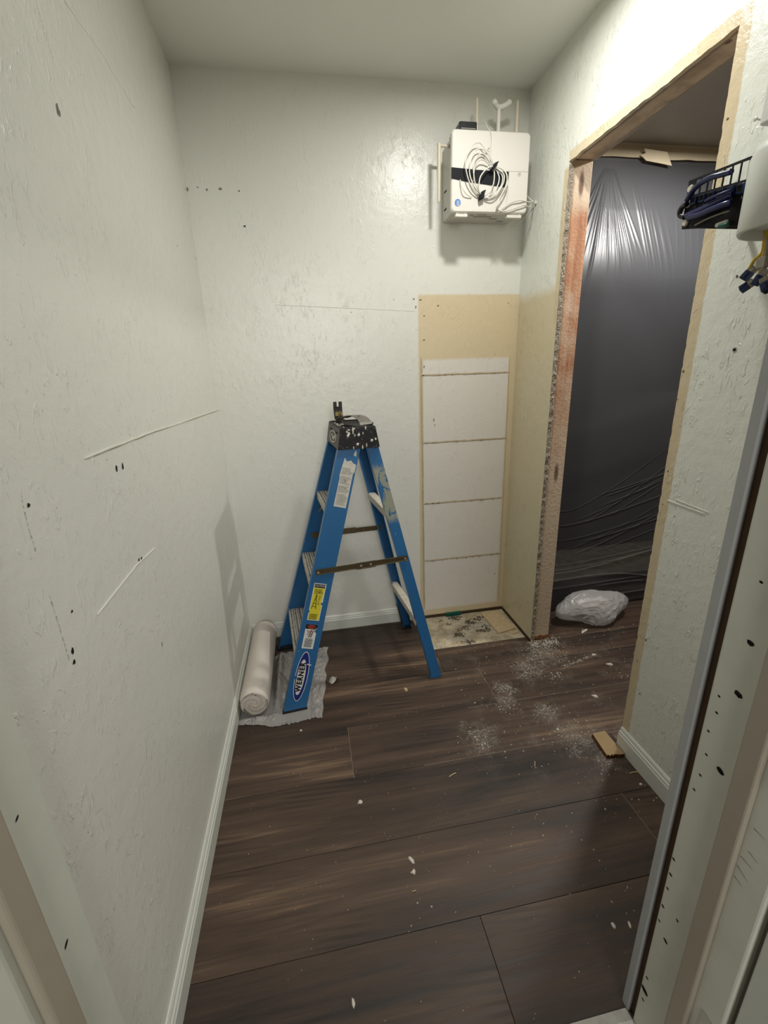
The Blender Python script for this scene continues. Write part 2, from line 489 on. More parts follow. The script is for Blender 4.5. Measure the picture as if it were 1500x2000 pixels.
m_cap = splattered('cap_black_splattered', (0.006, 0.006, 0.0065), (0.26, 0.245, 0.21), 0.63, 110, 0.6)
m_capface = splattered('cap_face_lit_grey', (0.060, 0.056, 0.050), (0.5, 0.48, 0.42), 0.72, 60, 0.5)  # greyer base paints the light on the cap's front face, under real splatter
m_step = splattered('step_aluminium_paint_worn', (0.50, 0.47, 0.41), (0.70, 0.65, 0.57), 0.60, 40, 0.5, 0.2)
m_crossbar = splattered('crossbar_paint_spattered', (0.60, 0.56, 0.48), (0.30, 0.26, 0.20), 0.66, 60, 0.55, 0.1)
m_spreader = splattered('spreader_brass_plated', (0.135, 0.105, 0.058), (0.40, 0.36, 0.27), 0.66, 60, 0.42, 0.6)
m_pry = splattered('pry_bar_black', (0.016, 0.014, 0.012), (0.10, 0.085, 0.06), 0.6, 60, 0.45, 0.3)
m_pry_grey = splattered('pry_bar_worn_steel', (0.20, 0.185, 0.16), (0.10, 0.09, 0.08), 0.58, 80, 0.5, 0.4)
m_lab_white = splattered('label_white', (0.62, 0.60, 0.54), (0.40, 0.38, 0.32), 0.62, 70, 0.55)
m_lab_yellow = simple('label_yellow', (0.72, 0.62, 0.035), 0.45, 0.4)
m_lab_black = simple('label_black', (0.012, 0.012, 0.012), 0.5, 0.3)
m_lab_grey = simple('label_fine_print', (0.23, 0.22, 0.20), 0.6, 0.3)
m_lab_red = simple('label_red', (0.45, 0.05, 0.035), 0.5, 0.3)
m_sticker = splattered('scuffed_sticker', (0.42, 0.30, 0.09), (0.06, 0.05, 0.03), 0.5, 120, 0.6)
m_groove = splattered('dirty_tread_groove', (0.10, 0.09, 0.075), (0.42, 0.39, 0.33), 0.56, 60, 0.7)
m_spiral = simple('film_edge_shadowed', (0.40, 0.345, 0.295), 0.7, 0.2)
m_lab_navy = simple('label_navy', (0.012, 0.022, 0.20), 0.4, 0.4)
m_lab_clean = simple('label_clean_white', (0.74, 0.74, 0.71), 0.45, 0.4, 0, 0.05)
m_logo_blue = simple('emblem_blue', (0.06, 0.22, 0.62), 0.4, 0.4, 0, 0.05)
m_cloth = simple('rolled_white_film', (0.74, 0.675, 0.605), 0.5, 0.35, 0, 0.08, 9, 0.3, 35)
m_board_tan = splattered('ply_scrap_tan', (0.60, 0.465, 0.28), (0.32, 0.24, 0.15), 0.70, 70, 0.8)
m_block = simple('offcut_board_tan', (0.37, 0.26, 0.14), 0.8, 0.25, 0, 0.18, 30, 0.3)
m_block_edge = simple('offcut_torn_edge', (0.16, 0.065, 0.028), 0.95, 0.1, 0, 0.5, 120, 0.8)
m_thr = simple('threshold_aluminium', (0.52, 0.51, 0.48), 0.45, 0.5, 0.5, 0.35, 35, 0.2)
m_dark = simple('dark_room_behind', (0.03, 0.027, 0.025), 0.9, 0.1)  # near-black colour paints the darkness of the unlit space behind the film

# ------------------------------------------------------------------ the setting
# floor: subfloor slab + planks, each plank a part
bm = B(); box(bm, (-0.02, -1.64, -0.03), (3.25, 0.75, -0.0085))
floor = obj('floor', bm, m_sub, kind='structure')
bm = B(); box(bm, (-1.6, -4.2, -0.03), (2.6, -1.641, -0.004))
obj('floor', bm, m_jamb_dark, kind='structure')
GAP = 0.0006


PLANKS = []


def plank(x0, x1, y0, y1):
    bm = B(); box(bm, (x0+GAP, y0+GAP, -0.008), (x1-GAP, y1-GAP, 0.0), 0.0005)
    cx, cy = (x0+x1)/2, (y0+y1)/2
    bmesh.ops.translate(bm, verts=bm.verts, vec=(-cx, -cy, 0))
    o = obj('plank', bm, m_plank, floor); o.location = (cx, cy, 0); PLANKS.append(o); o.pass_index = len(PLANKS)
    return o


rows = [(-1.64, -1.418, [0.722]), (-1.418, -1.1855, [1.303]), (-1.1855, -0.953, [-0.09]), (-0.953, -0.7205, [0.447]),
        (-0.7205, -0.488, [1.085])]
for y0, y1, js in rows:
    cuts = [0.0]
    x = js[0]
    while x > 0.05: x -= 1.52
    x += 1.52
    while x < 3.2:
        cuts.append(x); x += 1.52
    cuts.append(3.2)
    for a, b in zip(cuts[:-1], cuts[1:]): plank(a, b, y0, y1)
# rows that meet the cut-out where a cabinet stood
plank(0.0, 0.21, -0.488, -0.2555); plank(0.21, 0.925, -0.488, -0.2555)
plank(0.925, 1.418, -0.488, -0.305); plank(1.418, 2.638, -0.488, -0.346); plank(2.638, 3.2, -0.488, -0.346)
plank(1.535, 2.2, -0.346, -0.2555); plank(2.2, 3.2, -0.346, -0.2555)
plank(0.0, 0.925, -0.2555, -0.023)
plank(1.535, 2.4, -0.2555, 0.0); plank(2.4, 3.2, -0.2555, 0.0)
plank(0.0, 0.925, -0.023, 0.0)
plank(1.535, 3.2, 0.0, 0.233)

m_joint = simple('dust_filled_joint', (0.30, 0.245, 0.18), 0.9, 0.1, 0, 0.4, 40)
for x0, x1, yy in ((0.62, 3.0, -0.488), (0.95, 3.0, -0.7205), (0.70, 3.0, -0.953), (1.43, 2.2, -0.346)):
    bm = B(); box(bm, (x0, yy-.0013, -0.006), (x1, yy+.0013, -0.0005)); obj('joint_dust', bm, m_joint, floor)
for xx, y0, y1 in ((1.085, -.7205, -.488), (.447, -.953, -.7205), (1.303, -1.4, -1.1855), (1.418, -.488, -.35)):
    bm = B(); box(bm, (xx-.0012, y0, -0.006), (xx+.0012, y1, -0.0005)); obj('joint_dust', bm, m_joint, floor)


# walls
def jag_strip(bm, x0, x1, zs, ya, yb):
    """board in the plane x, from y = ya(z) to y = yb(z), stacked over zs"""
    rings = []
    for z in zs:
        rings.append([(x0, ya(z), z), (x0, yb(z), z), (x1, yb(z), z), (x1, ya(z), z)])
    return loft(bm, rings)


bm = B(); box(bm, (-0.05, -1.645, 0.0), (0.0, 0.05, H)); wall_left = obj('wall_left', bm, m_left, kind='structure')
bm = B(); box(bm, (0.0, 0.0, 0.0), (1.56, 0.05, H)); wall_back = obj('wall_back', bm, m_back, kind='structure')
bm = B(); box(bm, (-0.05, -1.80, H), (1.56, 0.05, H+0.05)); ceiling = obj('ceiling', bm, m_ceil, kind='structure')

OP_L, OP_R, OP_T = -0.345, -1.010, 2.058


def jag(seed, amp, fr, big=0.0):
    return lambda t: amp*noise.noise(Vector((t*fr, seed, 0)))+big*max(0, noise.noise(Vector((t*fr*0.22, seed+5, 0)))-0.15)


jl, jr, jt = jag(1.3, 0.0026, 40, 0.004), jag(4.1, 0.006, 38, 0.012), jag(8.7, 0.003, 34, 0.004)
bm = B()
zs = [i*0.01 for i in range(int(OP_T*100))]+[OP_T]
jag_strip(bm, W, W+0.014, zs, lambda z: OP_L+jl(z), lambda z: 0.0)
jag_strip(bm, W, W+0.014, zs, lambda z: -1.645, lambda z: OP_R-0.004-abs(jr(z))*0.7+jr(z)*0.6)
ys = [-1.645+i*0.01 for i in range(165)]+[0.0]
loft(bm, [[(W, y, OP_T+(jt(y) if OP_R < y < OP_L else 0)), (W+0.014, y, OP_T+(jt(y) if OP_R < y < OP_L else 0)), (W+0.014, y, H), (W, y, H)] for y in ys])
wall_right = obj('wall_right', bm, m_rightw, kind='structure')
# crumbled gypsum edge of the board, left side of the opening
vs, fs = [], []
nz_, nx_ = 760, 7
for i in range(nz_+1):
    z = 0.01+i*(OP_T-0.02)/nz_
    for j in range(nx_+1):
        x = W+0.0006+j*(0.0185/nx_)
        d = 0.0045*abs(noise.noise(Vector((x*260, z*190, 2)))) + 0.003*noise.noise(Vector((x*120, z*60, 7)))
        vs.append((x, OP_L+jl(z)-0.0015-(d if 0 < j < nx_ else d*0.6), z))
for i in range(nz_):
    for j in range(nx_):
        a = i*(nx_+1)+j; fs.append((a, a+1, a+nx_+2, a+nx_+1))
mesh_obj('torn_board_edge', vs, fs, m_gypsum, wall_right, label='grey crumbling cut edge of the wallboard')
# stud, header and right stud inside the opening
bm = B(); box(bm, (W+0.0185, -0.331, 0.006), (W+0.106, -0.293, OP_T+0.012), 0.002)
stud = obj('trim_1', bm, m_stud, kind='structure')
bm = B(); box(bm, (W+0.0185, -1.075, 0.0), (W+0.106, -1.035, OP_T+0.012), 0.002)
obj('trim_2', bm, m_stud, kind='structure')
bm = B(); box(bm, (W+0.0145, -1.075, OP_T+0.014), (W+0.106, -0.293, OP_T+0.10), 0.002)
header = obj('trim_3', bm, m_header, kind='structure')
bm = B(); box(bm, (W+0.0145, -1.00, OP_T+0.006), (W+0.030, -0.36, OP_T+0.0138), 0.001)
obj('board_lip', bm, m_gypsum, header, label='torn strip of board along the header')
for zz, xx in ((0.066, 1.468), (0.068, 1.487)):
    bm = B(); disc(bm, (xx, -0.3315, zz), (1, 0, 0), (0, 0, 1), 0.004, 0.004, 10, 0, -0.003)
    bmesh.ops.reverse_faces(bm, faces=bm.faces)
    obj('nail_head', bm, m_chip, stud)
for k in range(26):
    zz = R.uniform(0.1, 2.0); xx = R.uniform(W+0.022, W+0.104)
    bm = B(); disc(bm, (xx, -0.3316, zz), (1, 0, R.uniform(-.6, .6)), (0, 0, 1), R.uniform(.003, .007), R.uniform(.001, .002), 7, .3)
    obj('wood_fibre', bm, m_splinter, stud)
# hallway shell beyond the opening
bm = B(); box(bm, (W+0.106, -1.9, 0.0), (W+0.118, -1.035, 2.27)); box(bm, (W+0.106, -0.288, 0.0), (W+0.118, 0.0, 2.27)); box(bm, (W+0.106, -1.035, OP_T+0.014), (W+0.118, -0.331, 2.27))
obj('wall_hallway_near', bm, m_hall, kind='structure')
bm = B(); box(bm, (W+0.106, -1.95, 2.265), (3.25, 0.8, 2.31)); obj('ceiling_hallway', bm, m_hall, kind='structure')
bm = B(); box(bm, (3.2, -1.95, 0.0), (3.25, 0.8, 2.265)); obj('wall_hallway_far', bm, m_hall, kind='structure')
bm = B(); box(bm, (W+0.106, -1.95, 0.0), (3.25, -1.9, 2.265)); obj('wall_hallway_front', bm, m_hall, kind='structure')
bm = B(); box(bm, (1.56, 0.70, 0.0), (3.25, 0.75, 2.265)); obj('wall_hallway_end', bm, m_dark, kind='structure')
bm = B(); box(bm, (W+0.12, -0.025, 2.205), (3.2, 0.0, 2.2645)); box(bm, (W+0.12, 0.0, 0.0), (1.64, 0.03, 2.2645))
obj('trim_4', bm, m_tape, kind='structure')

# front wall round the camera's doorway, jambs, stops, casing, threshold, open door
DX = 0.968
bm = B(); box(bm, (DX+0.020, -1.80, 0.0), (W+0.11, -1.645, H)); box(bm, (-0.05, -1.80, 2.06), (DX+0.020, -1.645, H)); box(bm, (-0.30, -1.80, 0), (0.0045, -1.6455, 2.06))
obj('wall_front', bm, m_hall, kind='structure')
bm = B(); box(bm, (DX, -1.803, 0.0), (DX+0.019, -1.660, 2.04), 0.0035, 2); jamb_r = obj('trim_5', bm, m_jamb, kind='structure')
bm = B(); box(bm, (DX+0.008, -1.660, 0.0), (DX+0.020, -1.6452, 2.04)); obj('gap_strip', bm, m_rawgap, jamb_r, label='dark raw wood gap beside the jamb')
bm = B(); box(bm, (DX+0.0005, -1.6448, 0.0), (DX+0.062, -1.6265, 2.05), 0.002); obj('trim_6', bm, m_casing, kind='structure')
bm = B(); box(bm, (DX-0.011, -1.758, 0.0), (DX-0.0002, -1.727, 2.03), 0.003, 2); obj('door_stop', bm, m_jamb_dark, jamb_r, label='brownish stop strip on the right jamb')
bm = B(); box(bm, (0.005, -1.803, 0.0), (0.026, -1.640, 2.04), 0.0035, 2); jamb_l = obj('trim_7', bm, m_jamb, kind='structure')
bm = B(); box(bm, (0.0262, -1.752, 0.0), (0.039, -1.712, 2.03), 0.005, 3); obj('door_stop', bm, m_jamb_dark, jamb_l, label='rounded brownish stop strip on the left jamb')
bm = B(); box(bm, (0.005, -1.803, 2.041), (DX+0.019, -1.640, 2.059), 0.003); obj('trim_8', bm, m_jamb, kind='structure')
for x, y, r in ((1466, 1256, 4.6), (1442, 1356, 5.2), (1407, 1506, 5.0), (1405, 1360, 1.9), (1400, 1392, 1.9), (1384, 1428, 1.9), (1380, 1474, 1.8),
                (1368, 1514, 1.8), (1356, 1542, 1.9), (1316, 1678, 2.0), (1310, 1708, 2.0), (1304, 1735, 1.8), (1295, 1770, 2.0),
                (1300, 1838, 2.6), (1259, 1934, 4.2), (1323, 1798, 1.6), (1288, 1798, 1.6), (1487, 1137, 2.4), (1264, 1910, 1.6), (1256, 1952, 1.6)):
    c = P(x, y, 0, DX); k = (c-CAM).length/FPX
    bm = B(); disc(bm, (DX-0.0004, c.y, c.z), (0, 1, 0), (0, .25, 1), r*k*1.2, r*k*0.95, 12, .12); obj('screw_hole', bm, m_hole, jamb_r)
for x0, y0, x1, y1 in ((1440, 1690, 1460, 1722), (1447, 1672, 1470, 1698), (1462, 1662, 1480, 1686), (1434, 1710, 1450, 1732), (1473, 1618, 1494, 1640)):
    a, b = P(x0, y0, 0, DX), P(x1, y1, 0, DX); a.x = b.x = DX-0.0005
    d = (b-a).normalized(); nn = Vector((0, -d.z, d.y))*0.0006
    bm = B(); bm.faces.new([bm.verts.new(q) for q in (a+nn, b+nn*.4, b-nn*.4, a-nn)]); obj('scratch_mark', bm, m_scuff, jamb_r)
for x, y, r in ((33, 1598, 2.6), (129, 1844, 3.2)):
    c = P(x, y, 0, 0.026); k = (c-CAM).length/FPX
    bm = B(); disc(bm, (0.0265, c.y, c.z), (0, 1, .5), (0, -.5, 1), r*k*1.6, r*k*0.7, 10, .1); obj('nail_hole', bm, m_hole, jamb_l)
bm = B()
prof = [(-1.80, 0), (-1.80, .004), (-1.775, .010), (-1.70, .012), (-1.662, .010), (-1.6405, .003), (-1.6405, 0)]
loft(bm, [[(x, y, z) for y, z in prof] for x in (0.027, DX-0.001)]); thr = obj('trim_9', bm, m_thr, kind='structure')
bm = B(); box(bm, (DX+0.004, -2.62, 0.012), (DX+0.039, -1.812, 2.03), 0.003); door = obj('door_1', bm, m_trim, kind='structure')
c = P(1497, 1440, 0, DX)
for zc_ in (0.25, c.z, 1.75):
    bm = B(); lathe(bm, [(0.006, -0.045), (0.0065, -0.044), (0.0065, 0.044), (0.006, 0.045)], 12, (DX-0.003, -1.811, zc_)); box(bm, (DX-0.0012, -1.808, zc_-.044), (DX-0.0002, -1.772, zc_+.044))
    obj('hinge', bm, m_steel, door, label='dull metal hinge leaf and barrel')

# baseboards
BP = [(0, 0), (.013, 0), (.013, .056), (.0105, .060), (.0105, .066), (.0065, .070), (.0065, .076), (.003, .082), (0, .083)]
bm = B(); loft(bm, [[(0.0003+t, y, 0.0006+z) for t, z in BP] for y in (-1.639, -0.0005)]); obj('baseboard_left', bm, m_base, kind='structure')
bm = B(); loft(bm, [[(x, -0.0003-t, 0.0006+z) for t, z in BP] for x in (0.0145, 0.925)]); obj('baseboard_back', bm, m_base, kind='structure')
bm = B(); loft(bm, [[(W-0.0003-t, y, 0.0006+z*1.06) for t, z in BP] for y in (-1.626, -1.016)]); obj('baseboard_right', bm, m_base, kind='structure')

# ------------------------------------------------------------------ marks on the walls (parts of the walls)
def ridge_line(parent, mat, pts, w, h, nrm, name, wob=0.0):
    """low rounded bead along pts on a wall whose normal is nrm"""
    nrm = Vector(nrm); pts = [Vector(p) for p in pts]; out = []
    n = 24
    for k in range(n+1):
        t = k/n*(len(pts)-1); i = min(int(t), len(pts)-2); q = pts[i].lerp(pts[i+1], t-i)
        out.append(q)
    d = (out[-1]-out[0]).normalized(); s = d.cross(nrm).normalized()
    rings = []
    for k, q in enumerate(out):
        q = q + s*wob*noise.noise(Vector((k*.35, w*900, 1))); ww = w*(0.8+0.5*noise.noise(Vector((k*.8, 3, 2)))); e = 0.4 if k in (0, n) else 1
        rings.append([q-s*ww*e, q-s*ww*.5*e+nrm*h, q+s*ww*.5*e+nrm*h, q+s*ww*e])
    bm = B(); loft(bm, rings); return obj(name, bm, mat, parent)


NX = (1, 0, 0)
L_ = lambda x, y: Vector((0.0002, P(x, y, 0, 0).y, P(x, y, 0, 0).z))
ridge_line(wall_left, m_caulk, [L_(165, 895), L_(280, 850), L_(427, 800)], 0.0032, 0.0024, NX, 'caulk_line', 0.002)
ridge_line(wall_left, m_tancaulk, [L_(184, 891), L_(290, 848), L_(424, 803)], 0.0011, 0.0012, NX, 'crack_line', 0.003)
ridge_line(wall_left, m_caulk, [L_(190, 1200), L_(265, 1105), L_(302, 1070)], 0.0022, 0.002, NX, 'caulk_line', 0.001)
ridge_line(wall_left, m_caulk, [L_(125, 0), L_(200, 105), L_(262, 210)], 0.004, 0.0012, NX, 'caulk_line', 0.001)
for pts in ([(380, 816), (384, 850)], [(40, 965), (52, 1020), (70, 1080)], [(95, 1160), (117, 1230), (135, 1290)], [(70, 0), (85, 60), (105, 120)],
            [(435, 885), (442, 922)]):
    for (a, b) in zip(pts[:-1], pts[1:]):
        for s in range(5):
            t0, t1 = s/5+R.uniform(0, .05), s/5+R.uniform(.11, .19)
            p0 = L_(a[0]+(b[0]-a[0])*t0, a[1]+(b[1]-a[1])*t0); p1 = L_(a[0]+(b[0]-a[0])*t1, a[1]+(b[1]-a[1])*t1)
            d = (p1-p0).normalized(); nn = Vector((0, -d.z, d.y))*R.uniform(.0003, .0007)
            bm = B(); bm.faces.new([bm.verts.new(q+Vector((.0006, 0, 0))) for q in (p0+nn, p1+nn*.5, p1-nn*.5, p0-nn)]); obj('scuff_mark', bm, m_scuff, wall_left)
for x, y, ry, rz in ((227, 915, .007, .010), (239, 910, .006, .011), (55, 987, .005, .005), (141, 1271, .006, .008), (144, 1293, .006, .006), (271, 1093, .005, .006), (276, 1090, .006, .005),
                     (253, 849, .002, .002), (208, 898, .002, .002), (140, 1194, .004, .004), (316, 1258, .003, .010), (346, 480, .003, .007), (383, 505, .003, .008), (112, 212, .006, .018), (116, 222, .004, .010)):
    c = L_(x, y); m = m_scuff if y < 300 or y == 1258 else m_hole
    bm = B(); disc(bm, (.0009, c.y, c.z), (0, 1, 0), (0, .2, 1), ry*.62, rz*.62, 11, .25); obj('wall_hole' if m is m_hole else 'scuff_mark', bm, m, wall_left)
BK = lambda x, y: Vector((P(x, y, 1, 0).x, -0.0003, P(x, y, 1, 0).z))
for y0, xa, xb, y1 in ((732, 822, 993, 728), (865, 823, 988, 856), (983, 824, 981, 973), (1096, 826, 978, 1080)):
    a, b = BK(xa, y0), BK(xb, y1); z = (a.z+b.z)/2; a.z = b.z = z
    ridge_line(wall_back, m_tancaulk, [a, b], 0.0060, 0.0018, (0, -1, 0), 'shelf_paint_line', 0.0012)
ridge_line(wall_back, m_tancaulk, [Vector((0.945, -.0003, 1.40)), Vector((0.955, -.0003, 0.05))], 0.006, 0.0012, (0, -1, 0), 'shelf_paint_line', 0.001)
ridge_line(wall_back, m_tancaulk, [Vector((1.392, -.0003, 1.38)), Vector((1.400, -.0003, 0.05))], 0.003, 0.0014, (0, -1, 0), 'shelf_paint_line', 0.001)
for k in range(38):
    y0, xa, xb, y1 = R.choice(((733, 825, 990, 729), (866, 826, 985, 857), (984, 826, 978, 974), (1098, 828, 975, 1082), (1098, 828, 975, 1082)))
    t = R.random(); c = BK(xa+(xb-xa)*t, y0+(y1-y0)*t); c.y = -0.0030
    bm = B(); disc(bm, c, (1, 0, 0), (0, 0, 1), R.uniform(.002, .007), R.uniform(.001, .0022), 8, .35); obj('dirt_speck', bm, m_dirt, wall_back)
for x, y, rx, rz in ((478, 442, .004, .004), (381, 500, .003, .007), (366, 370, .003, .008), (430, 369, .006, .005), (404, 371, .005, .003), (386, 366, .004, .002), (467, 373, .004, .003),
                     (821, 586, .007, .003), (855, 597, .005, .003), (828, 617, .004, .003), (828, 664, .005, .003), (808, 584, .004, .003), (812, 600, .003, .006), (828, 716, .003, .007),
                     (847, 820, .003, .008), (849, 830, .002, .006), (686, 610, .003, .002), (769, 585, .002, .002), (966, 692, .002, .003), (993, 592, .003, .002), (942, 980, .001, .008), (966, 1120, .003, .005)):
    c = BK(x, y); c.y = -0.0010
    bm = B(); disc(bm, c, (1, 0, .1), (0, 0, 1), rx, rz, 9, .4); obj('scuff_mark', bm, m_hole if x in (478, 381) else m_scuff, wall_back)
ridge_line(wall_back, m_caulk, [Vector((0.30, -.0002, 1.632)), Vector((0.925, -.0002, 1.600))], 0.0022, 0.0008, (0, -1, 0), 'caulk_line', 0.001)
RW = lambda x, y: Vector((W-0.0004, P(x, y, 0, W).y, P(x, y, 0, W).z))
for pts, w in (([(1303, 977), (1330, 987)], .0028), ([(1330, 987), (1378, 1004)], .0022), ([(1320, 975), (1385, 1001)], .0015)):
    ridge_line(wall_right, m_caulk, [RW(*q) for q in pts], w, .0018, (-1, 0, 0), 'caulk_line', 0.001)
c = RW(1435, 683)
bm = B(); lathe(bm, [(.0032, -.0006), (.0062, -.0006), (.0066, .0002), (.0066, .001)], 16, c, 'x', cap=False); obj('wall_anchor', bm, m_alu, wall_right, label='metal rim of a wall anchor')
bm = B(); disc(bm, c+Vector((-.0008, 0, 0)), (0, 1, 0), (0, 0, 1), .0042, .0042, 12, .15); obj('wall_hole', bm, m_hole, wall_right)
for x, y in ((1323, 780), (1305, 920), (1295, 985), (1335, 725), (1421, 232), (1398, 350), (1250, 1355), (1245, 1290), (1262, 1250), (1318, 1008), (1440, 540)):
    c = RW(x, y); bm = B(); disc(bm, c+Vector((-.0007, 0, 0)), (0, 1, 0), (0, 0, 1), R.uniform(.0018, .0035), R.uniform(.0015, .004), 8, .35); obj('wall_hole', bm, m_dirt, wall_right)

bm = B(); box(bm, (0.930, -0.0030, SUBZ+.0006), (1.4195, -0.0004, 0.010)); obj('dark_gap', bm, m_rawgap, wall_back, label='dark gap along the wall foot in the floor cut-out')
bm = B(); box(bm, (W-.0030, -0.345, SUBZ+.0006), (W-.0004, -0.0032, 0.010)); obj('dark_gap', bm, m_rawgap, wall_right, label='dark gap along the wall foot in the floor cut-out')
bm = B()
vs0 = [(W+.018+.089*k/14, -.3325-.010*abs(noise.noise(Vector((k*.9, 2, 2))))-.003, .001) for k in range(15)]
loft(bm, [[v for v in vs0]+[(W+.107, -.32, .001), (W+.018, -.32, .001)], [(x, y_+.008, .018+.014*abs(noise.noise(Vector((x*90, 5, 1))))) for x, y_, z in vs0]+[(W+.107, -.32, .02), (W+.018, -.32, .02)]])
obj('splintered_base', bm, m_block_edge, stud, label='dark splintered foot of the stud')

# ------------------------------------------------------------------ step ladder (local axes: x front to rear, y near to far, z up)
SP = 0.7141; LX, LY, LTH = 0.5224, -0.3236, 0.0958
_c, _s = math.cos(LTH), math.sin(LTH)
lad = empty('step_ladder', (LX-_c*SP/2, LY-_s*SP/2, 0.0012), LTH,
            label='blue fibreglass step ladder with black cap, standing open beside the left wall', cat='ladder')
ZC = 1.0669


def rail_section(z, sgn, which):
    k = z/ZC
    if which == 'front':
        a0, a1 = 0.3187*k, 0.0951+(0.3187+0.0874-0.0951)*k; w_ = 0.2416+(0.1395-0.2416)*k; fl = 0.028
    else:
        a1, a0 = SP+(0.4776-SP)*k, SP-0.0453+(0.4776-0.0453-SP+0.0453)*k; w_ = 0.221+(0.1337-0.221)*k; fl = 0.024
    t = 0.0042
    pts = [(a0, w_), (a1, w_), (a1, w_-fl), (a1-t, w_-fl), (a1-t, w_-t), (a0+t, w_-t), (a0+t, w_-fl), (a0, w_-fl)]
    return [(a, sgn*b, z) for a, b in pts]


for which, nm in (('front', 'front_rail'), ('rear', 'rear_rail')):
    for sgn in (-1, 1):
        bm = B(); loft(bm, [rail_section(z, sgn, which) for z in (0.011, 0.3, 0.6, 0.9, 1.118)])
        obj(nm, bm, m_blue, lad)
        # foot
        q = rail_section(0.012, sgn, which); q0 = rail_section(0.0, sgn, which)
        xs = [p[0] for p in q]; ysq = [p[1] for p in q]; a0 = min(xs)-.001; a1 = max(xs)+.001; b0 = min(ysq)-.0015; b1 = max(ysq)+.0015
        bm = B()
        loft(bm, [[(a0-.004, b0, 0), (a1+.001, b0, 0), (a1+.001, b1, 0), (a0-.004, b1, 0)], [(a0, b0, .006), (a1, b0, .006), (a1, b1, .006), (a0, b1, .006)],
                  [(a0+.002, b0, .0108), (a1, b0, .0108), (a1, b1, .0108), (a0+.002, b1, .0108)]])
        obj('foot', bm, m_black if (which == 'front' or sgn > 0) else m_blue, lad)
        if which == 'rear' and sgn > 0:
            r0, r1 = rail_section(0.03, 1, 'rear'), rail_section(0.16, 1, 'rear')
            bm = B(); loft(bm, [[(sum(q_[0] for q_ in r)/8+(p[0]-sum(q_[0] for q_ in r)/8)*1.10, p[1]+(.0012 if p[1] > max(q_[1] for q_ in r)-.006 else -.0035), p[2]) for p in r] for r in (r0, r1)])
            obj('foot_boot', bm, m_black, lad, label='black lower boot of the far rear rail')


def front_a(z): return 0.3187*z/ZC


def half_f(z): return 0.2416+(0.1395-0.2416)*z/ZC


def half_r(z): return 0.221+(0.1337-0.221)*z/ZC


def rear_a(z): return SP-0.0453+(0.4776-SP)*z/ZC


for z in (0.229, 0.532, 0.834):
    a0 = front_a(z)+0.004; a1 = a0+0.080; hw = half_f(z)-0.0075
    prof = [(a0, z-.030), (a0, z-.003)]
    for k in range(7):                                        # ribbed tread
        x = a0+.003+k*(a1-a0-.004)/7; s = (a1-a0-.004)/7
        prof += [(x, z), (x+s*.60, z), (x+s*.64, z-.0042), (x+s*.96, z-.0042)]
    prof += [(a1, z-.001), (a1, z-.026), (a1-.003, z-.026), (a1-.003, z-.0068), (a0+.003, z-.0068), (a0+.003, z-.030)]
    bm = B(); loft(bm, [[(a, b, q) for a, q in prof] for b in (-hw, hw)])
    st = obj('step', bm, m_step, lad)
    for k in range(4):
        x = a0+.010+k*.020
        bm = B(); box(bm, (x, -hw+.002, z-.0041), (x+.0034, hw-.002, z+.0004)); obj('tread_groove', bm, m_groove, st)
    for sgn in (-1, 1):
        for q in (0.02, 0.045):
            bm = B(); disc(bm, (a0-.0006, sgn*(hw-q), z-.016), (0, 1, 0), (0, 0, 1), .0035, .0035, 10)
            obj('rivet', bm, m_hole, st)
    for sgn in (-1, 1):                                       # diagonal step brace to the far/near rail
        bm = B(); p0 = Vector((a0+.040, sgn*(hw-.085), z-.024)); p1 = Vector((front_a(z-.10)+.040, sgn*(half_f(z-.10)-.007), z-.10))
        tube(bm, [p0, p1], .0055, 6); obj('step_brace', bm, m_alu, lad)
for z in (0.788, 0.285):
    hw = half_r(z)-0.0055; a = rear_a(z)-.001
    prof = [(a-.002, z-.013), (a-.002, z+.013), (a, z+.015), (a+.030, z+.015), (a+.030, z+.0125), (a+.0005, z+.0125), (a+.0005, z-.013)]
    bm = B(); loft(bm, [[(q, b, zz) for q, zz in prof] for b in (-hw, hw)]); obj('rear_crossbar', bm, m_crossbar, lad)
# spreaders: two channel arms overlapping at a centre joint
for sgn, z in ((-1, 0.594), (1, 0.617)):
    b = half_f(z)+0.0045; br = half_r(z)+0.0045
    P0, P1 = Vector((front_a(z)+0.010, sgn*b, z)), Vector((rear_a(z)+0.037, sgn*br, z+.001))
    if sgn > 0: b = half_f(z)-.009; br = half_r(z)-.009; P0, P1 = Vector((front_a(z)+0.03, sgn*b, z)), Vector((rear_a(z)+0.02, sgn*br, z))
    mid = P0.lerp(P1, 0.5)
    sp = empty('spreader', (0, 0, 0)); sp.parent = lad

    def arm(A, Bp, off, hh):
        A, Bp = Vector(A)+Vector((0, sgn*off, 0)), Vector(Bp)+Vector((0, sgn*off, 0))
        prof = [(0, -hh), (0, hh), (sgn*.005, hh), (sgn*.005, hh-.002), (sgn*.0015, hh-.0035), (sgn*.0015, -hh+.0035), (sgn*.005, -hh+.002), (sgn*.005, -hh)]
        return loft(B(), [[(q.x, q.y+y_, q.z+z_) for y_, z_ in prof] for q in (A, Bp)])
    obj('spreader_arm', arm(P0, P0.lerp(P1, .60), 0.0, .0115), m_spreader, sp)
    obj('spreader_arm', arm(P0.lerp(P1, .55), P1, 0.0012, .0115), m_spreader, sp)
    obj('joint_plate', arm(P0.lerp(P1, .43), P0.lerp(P1, .64), 0.0035, .0140), m_spreader, sp)
    for q in (P0.lerp(P1, .03), P0.lerp(P1, .48), P0.lerp(P1, .585), P0.lerp(P1, .97)):
        bm = B(); lathe(bm, [(.0048, 0), (.0048, sgn*.002), (.003, sgn*.0035)], 12, (q.x, q.y+sgn*.0065, q.z), 'y'); obj('rivet', bm, m_steel, sp)
